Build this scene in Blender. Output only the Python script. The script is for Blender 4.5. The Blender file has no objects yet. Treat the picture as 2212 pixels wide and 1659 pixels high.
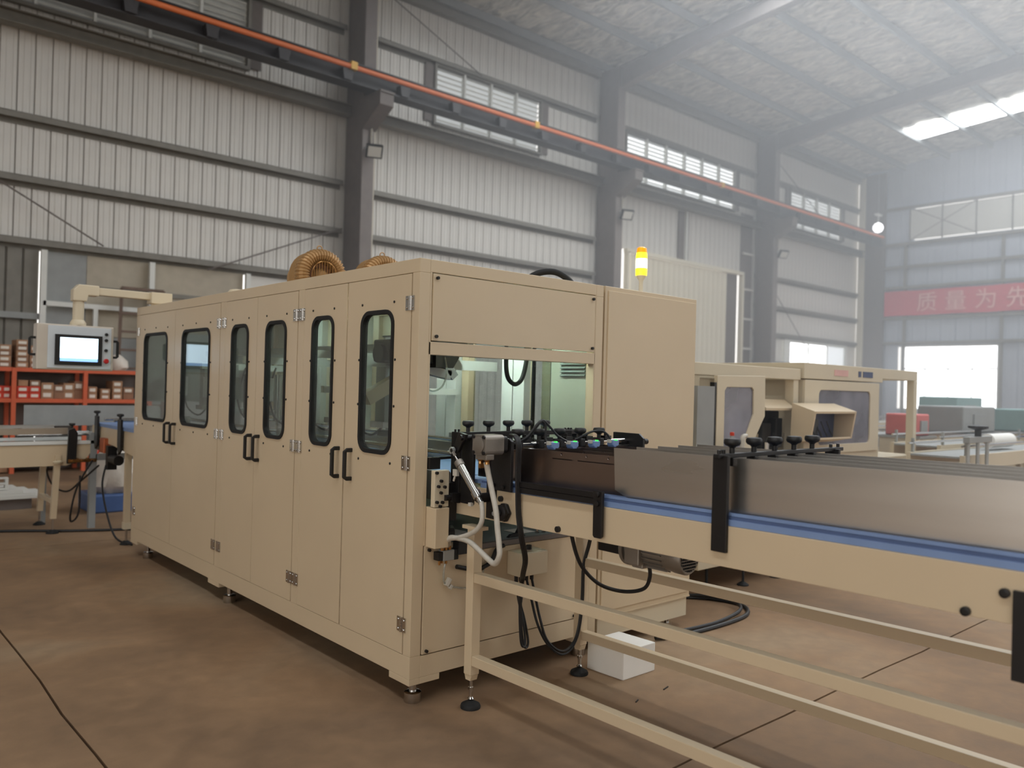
import bpy, bmesh, math, random
from mathutils import Vector, Matrix
from mathutils.geometry import tessellate_polygon

random.seed(7)
S = bpy.context.scene
COL = S.collection

# ------------------------------------------------------------------ camera
YAW, PITCH, ROLL, FPX = math.radians(48.5423), math.radians(0.2613), math.radians(1.5519), 1745.94
cf = Vector((math.cos(YAW)*math.cos(PITCH), math.sin(YAW)*math.cos(PITCH), math.sin(PITCH)))
cr = Vector((math.sin(YAW), -math.cos(YAW), 0))
cu = cr.cross(cf)
rr_, uu_ = math.cos(ROLL)*cr + math.sin(ROLL)*cu, -math.sin(ROLL)*cr + math.cos(ROLL)*cu
camd = bpy.data.cameras.new('camera')
cam = bpy.data.objects.new('camera', camd)
COL.objects.link(cam)
mw = Matrix((( rr_.x, uu_.x, -cf.x, 0), (rr_.y, uu_.y, -cf.y, 0), (rr_.z, uu_.z, -cf.z, 1.5), (0, 0, 0, 1)))
cam.matrix_world = mw
camd.sensor_width = 36.0
camd.sensor_fit = 'HORIZONTAL'
camd.lens = FPX/2212*36.0
camd.clip_end = 200
camd.dof.use_dof = True
camd.dof.focus_distance = 3.9
camd.dof.aperture_fstop = 2.0
S.camera = cam

# ------------------------------------------------------------------ world, lights, exposure
wd = bpy.data.worlds.new('world')
S.world = wd
wd.use_nodes = True
bg = wd.node_tree.nodes['Background']
bg.inputs[0].default_value = (1.0, 0.97, 0.93, 1)
bg.inputs[1].default_value = 2.2
SKYLIGHT = 10.5
S.view_settings.view_transform = 'Standard'
S.view_settings.look = 'None'
S.view_settings.gamma = 1.0
S.view_settings.use_curve_mapping = False
S.view_settings.exposure = -0.14
try:
    S.cycles.use_denoising = True
    S.cycles.max_bounces = 8
    S.cycles.diffuse_bounces = 4
    S.cycles.volume_bounces = 0
    S.cycles.use_light_tree = False
    S.cycles.use_adaptive_sampling = True
    S.cycles.adaptive_threshold = .03
    S.cycles.glossy_bounces = 7
    S.cycles.transparent_max_bounces = 12
    S.cycles.sample_clamp_indirect = 6.0
    S.cycles.caustics_reflective = False
    S.cycles.caustics_refractive = False
except Exception:
    pass

# ------------------------------------------------------------------ materials
def lin(c):
    return tuple((v/12.92 if v <= .04045 else ((v+.055)/1.055)**2.4) for v in [x/255 for x in c])

def mat(name, rgb, rough=.5, metal=0.0, var=.06, scale=6.0, bump=0.0, bscale=120.0, emit=None, estr=0.0, stretch=None, rvar=0.0, spec=.5):
    """node material: colour broken up by noise, optional fine relief"""
    m = bpy.data.materials.new(name)
    m.use_nodes = True
    nt = m.node_tree
    b = nt.nodes['Principled BSDF']
    c = lin(rgb)
    tc = nt.nodes.new('ShaderNodeTexCoord')
    vec = tc.outputs['Object']
    if stretch:
        mp = nt.nodes.new('ShaderNodeMapping')
        mp.inputs['Scale'].default_value = stretch
        nt.links.new(vec, mp.inputs[0])
        vec = mp.outputs[0]
    n = nt.nodes.new('ShaderNodeTexNoise')
    n.inputs['Scale'].default_value = scale
    n.inputs['Detail'].default_value = 2
    nt.links.new(vec, n.inputs['Vector'])
    r = nt.nodes.new('ShaderNodeValToRGB')
    r.color_ramp.elements[0].position = .3
    r.color_ramp.elements[1].position = .7
    r.color_ramp.elements[0].color = tuple(v*(1-var) for v in c) + (1,)
    r.color_ramp.elements[1].color = tuple(min(1, v*(1+var)) for v in c) + (1,)
    nt.links.new(n.outputs['Fac'], r.inputs[0])
    nt.links.new(r.outputs[0], b.inputs['Base Color'])
    b.inputs['Roughness'].default_value = rough
    b.inputs['Metallic'].default_value = metal
    b.inputs['Specular IOR Level'].default_value = spec
    if rvar:
        mr = nt.nodes.new('ShaderNodeMapRange')
        mr.inputs['To Min'].default_value = max(.02, rough-rvar)
        mr.inputs['To Max'].default_value = rough+rvar
        nt.links.new(n.outputs['Fac'], mr.inputs[0])
        nt.links.new(mr.outputs[0], b.inputs['Roughness'])
    if bump:
        n2 = nt.nodes.new('ShaderNodeTexNoise')
        n2.inputs['Scale'].default_value = bscale
        nt.links.new(vec, n2.inputs['Vector'])
        bp = nt.nodes.new('ShaderNodeBump')
        bp.inputs['Strength'].default_value = bump
        bp.inputs['Distance'].default_value = .01
        nt.links.new(n2.outputs['Fac'], bp.inputs['Height'])
        nt.links.new(bp.outputs[0], b.inputs['Normal'])
    if emit:
        b.inputs['Emission Color'].default_value = lin(emit) + (1,)
        b.inputs['Emission Strength'].default_value = estr
    return m

def glassmat(name, tint=(235, 240, 238), refl=.12, rough=.03, haze=None, hazef=0.0):
    """thin pane: see-through with a mirror share that grows at grazing angles"""
    m = bpy.data.materials.new(name)
    m.use_nodes = True
    nt = m.node_tree
    nt.nodes.clear()
    out = nt.nodes.new('ShaderNodeOutputMaterial')
    tr = nt.nodes.new('ShaderNodeBsdfTransparent')
    tr.inputs[0].default_value = lin(tint) + (1,)
    gl = nt.nodes.new('ShaderNodeBsdfGlossy')
    gl.inputs['Roughness'].default_value = rough
    lw = nt.nodes.new('ShaderNodeLayerWeight')
    pw = nt.nodes.new('ShaderNodeMath')
    pw.operation = 'POWER'
    pw.inputs[1].default_value = 4.0
    nt.links.new(lw.outputs['Facing'], pw.inputs[0])
    ma = nt.nodes.new('ShaderNodeMath')
    ma.operation = 'MULTIPLY_ADD'
    ma.inputs[1].default_value = .7
    ma.inputs[2].default_value = refl*.3
    nt.links.new(pw.outputs[0], ma.inputs[0])
    mx = nt.nodes.new('ShaderNodeMixShader')
    nt.links.new(ma.outputs[0], mx.inputs[0])
    nt.links.new(tr.outputs[0], mx.inputs[1])
    nt.links.new(gl.outputs[0], mx.inputs[2])
    last = mx.outputs[0]
    if haze:
        df = nt.nodes.new('ShaderNodeBsdfDiffuse')
        n = nt.nodes.new('ShaderNodeTexNoise')
        n.inputs['Scale'].default_value = 3
        tc = nt.nodes.new('ShaderNodeTexCoord')
        nt.links.new(tc.outputs['Object'], n.inputs['Vector'])
        ml = nt.nodes.new('ShaderNodeMath')
        ml.operation = 'MULTIPLY'
        ml.inputs[1].default_value = hazef*2
        nt.links.new(n.outputs['Fac'], ml.inputs[0])
        df.inputs[0].default_value = lin(haze) + (1,)
        m2 = nt.nodes.new('ShaderNodeMixShader')
        nt.links.new(ml.outputs[0], m2.inputs[0])
        nt.links.new(last, m2.inputs[1])
        nt.links.new(df.outputs[0], m2.inputs[2])
        last = m2.outputs[0]
    nt.links.new(last, out.inputs[0])
    return m

def concrete():
    m = bpy.data.materials.new('concrete')
    m.use_nodes = True
    nt = m.node_tree
    b = nt.nodes['Principled BSDF']
    tc = nt.nodes.new('ShaderNodeTexCoord')
    def noise(sc, det=6, dist=0.0):
        n = nt.nodes.new('ShaderNodeTexNoise')
        n.inputs['Scale'].default_value = sc
        n.inputs['Detail'].default_value = det
        n.inputs['Distortion'].default_value = dist
        nt.links.new(tc.outputs['Object'], n.inputs['Vector'])
        return n
    b.inputs['Specular IOR Level'].default_value = .22
    a = noise(.55, 8, .6)
    r = nt.nodes.new('ShaderNodeValToRGB')
    r.color_ramp.elements[0].position = .32
    r.color_ramp.elements[1].position = .68
    r.color_ramp.elements[0].color = lin((124, 101, 80)) + (1,)
    r.color_ramp.elements[1].color = lin((160, 138, 112)) + (1,)
    e = r.color_ramp.elements.new(.5)
    e.color = lin((150, 121, 93)) + (1,)
    nt.links.new(a.outputs['Fac'], r.inputs[0])
    f = noise(9, 8, .3)
    r2 = nt.nodes.new('ShaderNodeValToRGB')
    r2.color_ramp.elements[0].position = .35
    r2.color_ramp.elements[1].position = .75
    r2.color_ramp.elements[0].color = (.86, .86, .86, 1)
    r2.color_ramp.elements[1].color = (1.08, 1.08, 1.08, 1)
    nt.links.new(f.outputs['Fac'], r2.inputs[0])
    mx = nt.nodes.new('ShaderNodeMix')
    mx.data_type = 'RGBA'
    mx.blend_type = 'MULTIPLY'
    mx.inputs[0].default_value = 1
    nt.links.new(r.outputs[0], mx.inputs[6])
    nt.links.new(r2.outputs[0], mx.inputs[7])
    nt.links.new(mx.outputs[2], b.inputs['Base Color'])
    mr = nt.nodes.new('ShaderNodeMapRange')
    mr.inputs['To Min'].default_value = .55
    mr.inputs['To Max'].default_value = .85
    nt.links.new(f.outputs['Fac'], mr.inputs[0])
    nt.links.new(mr.outputs[0], b.inputs['Roughness'])
    g = noise(60, 4)
    bp = nt.nodes.new('ShaderNodeBump')
    bp.inputs['Strength'].default_value = .15
    bp.inputs['Distance'].default_value = .004
    nt.links.new(g.outputs['Fac'], bp.inputs['Height'])
    nt.links.new(bp.outputs[0], b.inputs['Normal'])
    return m

def foil():
    """crinkled reflective insulation under the roof"""
    m = bpy.data.materials.new('insulation_foil')
    m.use_nodes = True
    nt = m.node_tree
    b = nt.nodes['Principled BSDF']
    tc = nt.nodes.new('ShaderNodeTexCoord')
    mp = nt.nodes.new('ShaderNodeMapping')
    mp.inputs['Scale'].default_value = (1.0, .35, 1)
    mp.inputs['Rotation'].default_value = (0, 0, .5)
    nt.links.new(tc.outputs['Object'], mp.inputs[0])
    n = nt.nodes.new('ShaderNodeTexNoise')
    n.inputs['Scale'].default_value = 5
    n.inputs['Detail'].default_value = 5
    n.inputs['Distortion'].default_value = 1.2
    nt.links.new(mp.outputs[0], n.inputs['Vector'])
    r = nt.nodes.new('ShaderNodeValToRGB')
    r.color_ramp.elements[0].color = lin((150, 147, 139)) + (1,)
    r.color_ramp.elements[1].color = lin((226, 220, 206)) + (1,)
    r.color_ramp.elements[0].position = .35
    r.color_ramp.elements[1].position = .7
    nt.links.new(n.outputs['Fac'], r.inputs[0])
    nt.links.new(r.outputs[0], b.inputs['Base Color'])
    b.inputs['Metallic'].default_value = .2
    b.inputs['Roughness'].default_value = .45
    bp = nt.nodes.new('ShaderNodeBump')
    bp.inputs['Strength'].default_value = .9
    bp.inputs['Distance'].default_value = .12
    nt.links.new(n.outputs['Fac'], bp.inputs['Height'])
    nt.links.new(bp.outputs[0], b.inputs['Normal'])
    return m

M = dict(
    cream=mat('cream_paint', (208, 188, 157), .38, var=.025, scale=2.5, bump=.02, bscale=500),
    cream2=mat('cream_paint_pale', (212, 198, 171), .42, var=.03, scale=2.5),
    white=mat('white_paint', (222, 222, 216), .4, var=.03),
    grey=mat('grey_paint', (150, 152, 150), .5, var=.05),
    greyg=mat('grey_green_paint', (120, 128, 122), .5, var=.05),
    black=mat('black_oxide', (34, 32, 32), .42, metal=.3, var=.15, bump=.03),
    plastic=mat('black_plastic', (28, 27, 27), .5, var=.1, bump=.05, bscale=300),
    rubber=mat('rubber', (22, 22, 22), .7, var=.1),
    steel=mat('brushed_steel', (214, 210, 204), .29, metal=1.0, var=.05, scale=2.2, stretch=(1, .6, 6), rvar=.05),
    dsteel=mat('dark_steel_plate', (150, 134, 126), .30, metal=1.0, var=.06, scale=3, stretch=(1, 1, 4), rvar=.05),
    chrome=mat('chrome', (205, 203, 200), .14, metal=1.0, var=.03),
    alu=mat('cast_aluminium', (150, 143, 134), .45, metal=.7, var=.08, bump=.05),
    galv=mat('galvanised', (168, 170, 168), .45, metal=.5, var=.08),
    brass=mat('brass', (178, 134, 84), .3, metal=1.0, var=.08),
    gold=mat('bronze_cast_paint', (176, 138, 92), .42, metal=.35, var=.12),
    belt=mat('blue_belt', (122, 146, 188), .5, var=.06),
    beltd=mat('blue_belt_groove', (78, 96, 134), .6, var=.06),
    foam=mat('white_foam', (240, 238, 232), .8, var=.02, bump=.05, bscale=200),
    conduit=mat('white_conduit', (196, 190, 178), .45, var=.06, scale=40),
    cable=mat('black_cable', (26, 25, 26), .5, var=.1),
    clear=glassmat('clear_tube', (225, 228, 225), .3, .1, (220, 220, 215), .2),
    pane=glassmat('polycarbonate_pane', (226, 232, 230), .10, .015, (190, 190, 188), .04),
    pane2=glassmat('frosted_pane', (190, 190, 200), .2, .1, (186, 184, 196), .35),
    conc=concrete(),
    joint=mat('floor_joint', (58, 44, 34), .9, var=.2),
    sheet=mat('wall_sheet', (216, 212, 205), .5, var=.06, scale=1.2, metal=.1),
    sheetb=mat('wall_sheet_cream', (226, 218, 198), .5, var=.04, scale=1.2),
    girt=mat('girt_steel', (128, 124, 116), .55, metal=.2, var=.08),
    column=mat('column_steel', (112, 103, 98), .6, var=.08),
    columnf=mat('column_flange', (124, 115, 110), .6, var=.08),
    runway=mat('runway_beam_paint', (58, 56, 58), .55, var=.1),
    orange=mat('orange_paint', (228, 124, 74), .45, var=.05),
    rack=mat('rack_orange', (210, 100, 66), .45, var=.05),
    yellow=mat('yellow_plastic', (222, 170, 40), .4),
    card=mat('cardboard', (168, 128, 98), .8, var=.1, scale=9),
    card2=mat('cardboard_dark', (146, 108, 84), .8, var=.1, scale=9),
    redbox=mat('red_carton', (202, 62, 40), .6, var=.06),
    label=mat('paper_label', (226, 218, 206), .7, var=.03),
    bag=mat('white_bag', (218, 208, 196), .5, var=.05, bump=.4, bscale=20),
    wood=mat('ladder_wood', (112, 92, 80), .6, var=.12, stretch=(1, 1, .1)),
    banner=mat('red_banner', (206, 52, 72), .7, var=.05),
    bannert=mat('banner_lettering', (240, 176, 168), .7, var=.03),
    foil=foil(),
    purlin=mat('purlin_galvanised', (142, 144, 144), .5, metal=.3, var=.05),
    louver=mat('louvre_blade', (214, 212, 204), .5, var=.03),
    bluebox=mat('blue_crate', (72, 98, 146), .5),
    greenbox=mat('green_machine_paint', (128, 156, 154), .5),
    navy=mat('navy_motor_paint', (52, 64, 104), .45),
    copper=mat('copper_motor', (176, 96, 62), .45, metal=.4),
    led=mat('green_led', (40, 220, 70), .4, emit=(60, 255, 90), estr=1.6),
    ledw=mat('light_bar_diffuser', (250, 255, 250), .4, emit=(228, 255, 242), estr=80),
    ledw2=mat('light_bar_diffuser_dim', (250, 255, 250), .4, emit=(228, 255, 242), estr=30),
    ledo=mat('orange_indicator', (255, 170, 90), .4, emit=(255, 190, 120), estr=6),
    sky=mat('glowing_roof_sheet', (250, 252, 255), .5, emit=(244, 250, 255), estr=SKYLIGHT),
    winlit=mat('bright_window_film', (250, 252, 255), .5, emit=(246, 250, 255), estr=5.0),
    screen=mat('lit_screen', (200, 230, 255), .3, emit=(214, 238, 255), estr=3.2),
    screen2=mat('lit_screen_bar', (120, 170, 240), .3, emit=(150, 196, 250), estr=1.4),
    lampy=mat('amber_lens_lit', (255, 220, 30), .3, emit=(255, 226, 40), estr=3.0),
    lampw=mat('amber_lens_core', (255, 240, 160), .3, emit=(255, 240, 170), estr=7.0),
    lampo=mat('amber_lens_top', (255, 150, 20), .3, emit=(255, 150, 10), estr=1.0),
    ball=mat('pearl_lamp_glass', (250, 250, 250), .3, emit=(250, 250, 255), estr=5.0),
    red=mat('red_button', (196, 40, 40), .4),
    palesheet=mat('partition_sheet', (176, 166, 148), .6, var=.06),
    innerp=mat('inner_panel_paint', (168, 172, 154), .5, var=.03),
    pinkpaper=mat('pink_sticker', (224, 176, 168), .7),
)

# ------------------------------------------------------------------ mesh helpers
ORG = {}

class MB:
    def __init__(s):
        s.v = []
        s.f = []
    def add(s, vs, fs):
        o = len(s.v)
        s.v += [Vector(p) for p in vs]
        s.f += [tuple(i+o for i in q) for q in fs]
        return s
    def box(s, x0, x1, y0, y1, z0, z1):
        return s.add([(x, y, z) for z in (z0, z1) for y in (y0, y1) for x in (x0, x1)],
                     [(0, 2, 3, 1), (4, 5, 7, 6), (0, 1, 5, 4), (2, 6, 7, 3), (0, 4, 6, 2), (1, 3, 7, 5)])
    def obox(s, c, size, rot):
        m = Matrix.Translation(c) @ rot.to_4x4()
        h = [q/2 for q in size]
        vs = [m @ Vector((x*h[0], y*h[1], z*h[2])) for z in (-1, 1) for y in (-1, 1) for x in (-1, 1)]
        return s.add(vs, [(0, 2, 3, 1), (4, 5, 7, 6), (0, 1, 5, 4), (2, 6, 7, 3), (0, 4, 6, 2), (1, 3, 7, 5)])
    def bar(s, p0, p1, w, h, up=(0, 0, 1)):
        """rectangular bar between two points"""
        p0, p1 = Vector(p0), Vector(p1)
        d = (p1-p0).normalized()
        u = Vector(up)
        a = d.cross(u)
        if a.length < 1e-4:
            a = d.cross(Vector((1, 0, 0)))
        a.normalize()
        b = a.cross(d)
        vs = [p + a*(i*w/2) + b*(j*h/2) for p in (p0, p1) for j in (-1, 1) for i in (-1, 1)]
        return s.add(vs, [(0, 2, 3, 1), (4, 5, 7, 6), (0, 1, 5, 4), (2, 6, 7, 3), (0, 4, 6, 2), (1, 3, 7, 5)])
    def lathe(s, prof, org, axis=(0, 0, 1), n=16):
        """profile of (radius, height) turned about an axis"""
        ax = Vector(axis).normalized()
        t = Vector((1, 0, 0)) if abs(ax.x) < .9 else Vector((0, 1, 0))
        a = ax.cross(t).normalized()
        b = ax.cross(a)
        o = Vector(org)
        vs, fs = [], []
        for r, h in prof:
            for k in range(n):
                an = 2*math.pi*k/n
                vs.append(o + ax*h + (a*math.cos(an) + b*math.sin(an))*max(r, 1e-5))
        for i in range(len(prof)-1):
            for k in range(n):
                k2 = (k+1) % n
                fs.append((i*n+k, i*n+k2, (i+1)*n+k2, (i+1)*n+k))
        fs.append(tuple(range(n-1, -1, -1)))
        fs.append(tuple((len(prof)-1)*n+k for k in range(n)))
        return s.add(vs, fs)
    def cyl(s, p0, p1, r, n=14, r1=None):
        p0, p1 = Vector(p0), Vector(p1)
        return s.lathe([(r, 0), (r if r1 is None else r1, (p1-p0).length)], p0, p1-p0, n)
    def tube(s, pts, r, n=8, sub=6, closed=False):
        """round cord along a smooth curve through the points"""
        P = [Vector(p) for p in pts]
        Q = []
        for i in range(len(P)-1):
            a, b, c, d = P[max(i-1, 0)], P[i], P[i+1], P[min(i+2, len(P)-1)]
            for k in range(sub):
                t = k/sub
                Q.append(.5*((2*b) + (c-a)*t + (2*a-5*b+4*c-d)*t*t + (3*b-a-3*c+d)*t**3))
        Q.append(P[-1])
        t0 = (Q[1]-Q[0]).normalized()
        a = t0.cross(Vector((0, 0, 1)))
        if a.length < .05:
            a = t0.cross(Vector((1, 0, 0)))
        a.normalize()
        vs, fs = [], []
        for i, p in enumerate(Q):
            t = (Q[min(i+1, len(Q)-1)]-Q[max(i-1, 0)]).normalized()
            a = (a - t*a.dot(t)).normalized()
            b = t.cross(a)
            for k in range(n):
                an = 2*math.pi*k/n
                vs.append(p + (a*math.cos(an)+b*math.sin(an))*r)
        for i in range(len(Q)-1):
            for k in range(n):
                k2 = (k+1) % n
                fs.append((i*n+k, i*n+k2, (i+1)*n+k2, (i+1)*n+k))
        fs.append(tuple(range(n-1, -1, -1)))
        fs.append(tuple((len(Q)-1)*n+k for k in range(n)))
        return s.add(vs, fs)
    def prism(s, loops, axis, a, b):
        """flat outline (with holes) given depth along x, y or z"""
        if not isinstance(loops[0][0], (tuple, list)):
            loops = [loops]
        def P(p, h):
            u, v = p
            return {'x': (h, u, v), 'y': (u, h, v), 'z': (u, v, h)}[axis]
        flat = [p for l in loops for p in l]
        n = len(flat)
        vs = [P(p, a) for p in flat] + [P(p, b) for p in flat]
        tris = tessellate_polygon([[Vector((p[0], p[1], 0)) for p in l] for l in loops])
        fs = [tuple(t) for t in tris] + [tuple(i+n for i in reversed(t)) for t in tris]
        o = 0
        for l in loops:
            for k in range(len(l)):
                k2 = (k+1) % len(l)
                fs.append((o+k, o+k2, o+k2+n, o+k+n))
            o += len(l)
        return s.add(vs, fs)
    def shear(s, k=.012, y0=3.0):
        for p in s.v:
            p.z += (y0-p.y)*k
        return s
    def build(s, name, m, parent=None, smooth=False, bevel=0.0, origin=None):
        if parent is not None:
            o = ORG[parent]
        elif origin is not None:
            o = Vector(origin)
        else:
            xs, ys, zs = zip(*[(p.x, p.y, p.z) for p in s.v])
            o = Vector(((min(xs)+max(xs))/2, (min(ys)+max(ys))/2, min(zs)))
        me = bpy.data.meshes.new(name)
        me.from_pydata([tuple(p-o) for p in s.v], [], s.f)
        bm = bmesh.new()
        bm.from_mesh(me)
        bmesh.ops.recalc_face_normals(bm, faces=bm.faces)
        if bevel:
            es = [e for e in bm.edges if len(e.link_faces) == 2 and e.calc_face_angle(0) > .9]
            bmesh.ops.bevel(bm, geom=es, offset=bevel, segments=2, affect='EDGES', profile=.5, clamp_overlap=True)
        bm.to_mesh(me)
        bm.free()
        if smooth:
            me.shade_smooth()
            try:
                me.set_sharp_from_angle(angle=.7)
            except Exception:
                pass
        me.materials.append(M[m] if isinstance(m, str) else m)
        ob = bpy.data.objects.new(name, me)
        COL.objects.link(ob)
        if parent is not None:
            ob.parent = parent
        else:
            ob.location = o
        ORG[ob] = o
        return ob

def rr(u0, u1, v0, v1, r, n=7):
    """rounded rectangle outline"""
    o = []
    for cx, cy, a0 in ((u1-r, v1-r, 0), (u0+r, v1-r, 90), (u0+r, v0+r, 180), (u1-r, v0+r, 270)):
        for k in range(n+1):
            a = math.radians(a0+90*k/n)
            o.append((cx+r*math.cos(a), cy+r*math.sin(a)))
    return o

def rect(u0, u1, v0, v1):
    return [(u0, v0), (u1, v0), (u1, v1), (u0, v1)]

def tag(o, label=None, cat=None, group=None, kind=None):
    if label: o['label'] = label
    if cat: o['category'] = cat
    if group: o['group'] = group
    if kind: o['kind'] = kind
    return o

def empty(name, loc, label=None, cat=None, group=None, kind=None):
    o = bpy.data.objects.new(name, None)
    o.empty_display_size = .1
    COL.objects.link(o)
    o.location = loc
    ORG[o] = Vector(loc)
    return tag(o, label, cat, group, kind)

def kids(o):
    return [c for c in list(ORG) if c.parent == o]

def copy_tree(o, delta, parent=None, label=None):
    """a thing with copies of its parts and sub-parts, moved by delta"""
    c = o.copy()
    COL.objects.link(c)
    if parent is not None:
        c.parent = parent
        ORG[c] = ORG[parent] + (ORG[o]-ORG[o])
    else:
        c.location = Vector(o.location) + Vector(delta)
    ORG[c] = ORG[o] + Vector(delta)
    if label: c['label'] = label
    for ch in kids(o):
        copy_tree(ch, delta, c)
    return c

def dup(o, delta, parent=None):
    """a copy of one part that shares its mesh"""
    c = o.copy()
    COL.objects.link(c)
    sh = Vector((0, 0, 0))
    if parent is not None:
        if o.parent is not None:
            sh = ORG[o.parent] - ORG[parent]
        else:
            sh = -ORG[parent]
        c.parent = parent
    c.location = Vector(o.location) + Vector(delta) + sh
    ORG[c] = ORG[parent] if parent is not None else ORG[o] + Vector(delta)
    return c

# ------------------------------------------------------------------ the hall
HAZE = .028
YW, XW = 15.40, 32.25            # inner faces of the long wall and the end wall
COLX = [0.75, 8.62, 16.50, 24.50]
def zp(y):                       # underside of the purlins
    return 10.41 + .08*(13.5-y) if y >= 2 else 11.33 + .08*(y-2)

floor = empty('floor', (0, 0, 0), 'brown-grey concrete floor of the hall cast in large slabs', 'floor', kind='structure')
MB().box(-10, 34, -12, 16.2, -.12, -.05).build('floor_joint_bed', 'joint', floor)
xs, ys = [-10, -5.1, .92, 7.1, 13.2, 19.3, 25.4, 34], [-12, -4.1, 1.97, 8.0, 16.2]
def wob(i, j, k, n):
    return .006*math.sin(i*3.1+j*1.7+k*2.3) + .004*math.sin(k*5.1+i+j*2)
for i in range(len(xs)-1):
    for j in range(len(ys)-1):
        g, n = .006, 12
        x0, x1, y0, y1 = xs[i], xs[i+1], ys[j], ys[j+1]
        lp = [(x0+(x1-x0)*k/n, y0+g+wob(1, j, k+i*n, n)) for k in range(n)]
        lp += [(x1-g+wob(i+1, 2, k+j*n, n), y0+(y1-y0)*k/n) for k in range(n)]
        lp += [(x1-(x1-x0)*k/n, y1-g+wob(1, j+1, i*n+n-k, n)) for k in range(n)]
        lp += [(x0+g+wob(i, 2, j*n+n-k, n), y1-(y1-y0)*k/n) for k in range(n)]
        MB().prism(lp, 'z', -.06, 0).build('floor_slab', 'conc', floor)

# long wall: ribbed sheets hung between steel girts, louvred openings above the crane beam
wall = empty('wall_back', (16, YW, 0), 'long hall wall of ribbed grey steel sheets on horizontal girts', 'wall', kind='structure')
PW = .255
def panel_mesh(z0, z1, w=PW):
    k = w/PW
    pr = [(0, .045), (.006, .04), (.013, .001), (.060, 0), (.066, .008), (.086, .008), (.092, 0), (.160, 0), (.166, .008), (.186, .008), (.192, 0), (.245, .001), (.251, .04), (.255, .045), (.255, .055), (0, .055)]
    return MB().prism([(x*k, y) for x, y in pr], 'z', z0, z1)
protos = {}
def wall_panel(x, z0, z1, m='sheet'):
    key = (round(z0, 2), round(z1, 2), m)
    if key not in protos:
        b = panel_mesh(z0, z1)
        for p in b.v:
            p.x += 16
            p.y += YW
        protos[key] = (b.build('wall_panel', m, wall), 16)
        o, x0 = protos[key]
        o.location.x += x-16
        protos[key] = (o, x)
    else:
        o, x0 = protos[key]
        dup(o, (x-x0, 0, 0), wall)
LOUV = [(1.9, 6.42), (10.95, 14.28), (17.70, 23.20), (26.75, 30.60)]
x = .8
while x < 32.1:
    c = x+PW/2
    lo = 0.0
    if c < 8.6: lo = 3.62
    elif 17.6 < c < 23.7: lo = 5.60
    elif 26.6 < c < 31.3: lo = 3.52
    lv = any(a < c < b for a, b in LOUV)
    if lv:
        wall_panel(x, lo, 7.62)
        wall_panel(x, 8.95, 10.5)
    else:
        wall_panel(x, lo, 10.5)
    if 26.6 < c < 31.3:
        wall_panel(x, 0, 1.6)
    x += PW
# girts (horizontal rails)
def girt(x0, x1, z):
    MB().prism([(YW-.16, z-.02), (YW-.16, z+.07), (YW-.14, z+.09), (YW, z+.09), (YW, z-.09), (YW-.02, z-.09), (YW-.02, z+.06), (YW-.145, z+.06), (YW-.145, z-.02)], 'x', x0, x1).build('girt', 'girt', wall)
BAYS = [(.85, 8.55), (8.75, 16.45), (16.62, 24.45), (24.62, 32.2)]
for b, (x0, x1) in enumerate(BAYS):
    for z in ([3.66, 4.68, 5.70, 9.0], [3.66, 4.66, 5.64, 9.0], [9.0], [1.7, 2.6, 3.60, 4.56, 5.58, 9.0])[b]:
        girt(x0, x1, z)
    # eave beam along the wall top
    MB().box(x0, x1, YW-.2, YW-.02, 10.12, 10.32).build('eave_beam', 'girt', wall)

# louvred openings
def louvre(n, x0, x1, label, lit):
    w = empty('window_%d' % n, ((x0+x1)/2, YW, 7.62), label, 'window', kind='structure')
    MB().prism([rect(x0-.06, x1+.06, 7.56, 9.0), rect(x0, x1, 7.62, 8.94)], 'y', YW-.1, YW+.02).build('window_frame', 'girt', w)
    MB().box(x0-.3, x0-.06, YW-.05, YW-.03, 7.62, 8.95).build('reveal_sheet', 'column', w)
    MB().box(x1+.06, x1+.3, YW-.05, YW-.03, 7.62, 8.95).build('reveal_sheet', 'column', w)
    MB().box(x0, x1, YW+.06, YW+.08, 7.6, 8.96).build('daylight_glow_sheet', mat('louvre_daylight_glow', (205, 205, 200), .6, emit=(238, 244, 250), estr=lit), w)  # sheet glows in place of daylight, strength set per bay
    k = max(3, round((x1-x0)/.86))
    for i in range(k):
        a, b = x0+(x1-x0)*i/k, x0+(x1-x0)*(i+1)/k
        if i:
            MB().box(a-.025, a+.025, YW-.09, YW+.03, 7.62, 8.94).build('mullion', 'white', w)
        m = MB()
        for q in range(11):
            z = 7.68+q*.117
            m.prism([(YW-.05, z), (YW-.045, z-.012), (YW+.03, z+.055), (YW+.025, z+.067)], 'x', a+.02, b-.02)
        m.build('louvre_blades', 'louver', w)
M['louvlit'] = mat('louvre_daylight_glow', (235, 238, 240), .6, emit=(238, 244, 250), estr=.9)
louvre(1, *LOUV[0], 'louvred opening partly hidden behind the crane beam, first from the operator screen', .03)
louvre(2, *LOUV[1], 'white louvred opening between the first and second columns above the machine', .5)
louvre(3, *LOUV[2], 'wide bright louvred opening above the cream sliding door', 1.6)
louvre(4, *LOUV[3], 'pale louvred opening in the last bay before the hall corner', .9)

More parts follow.
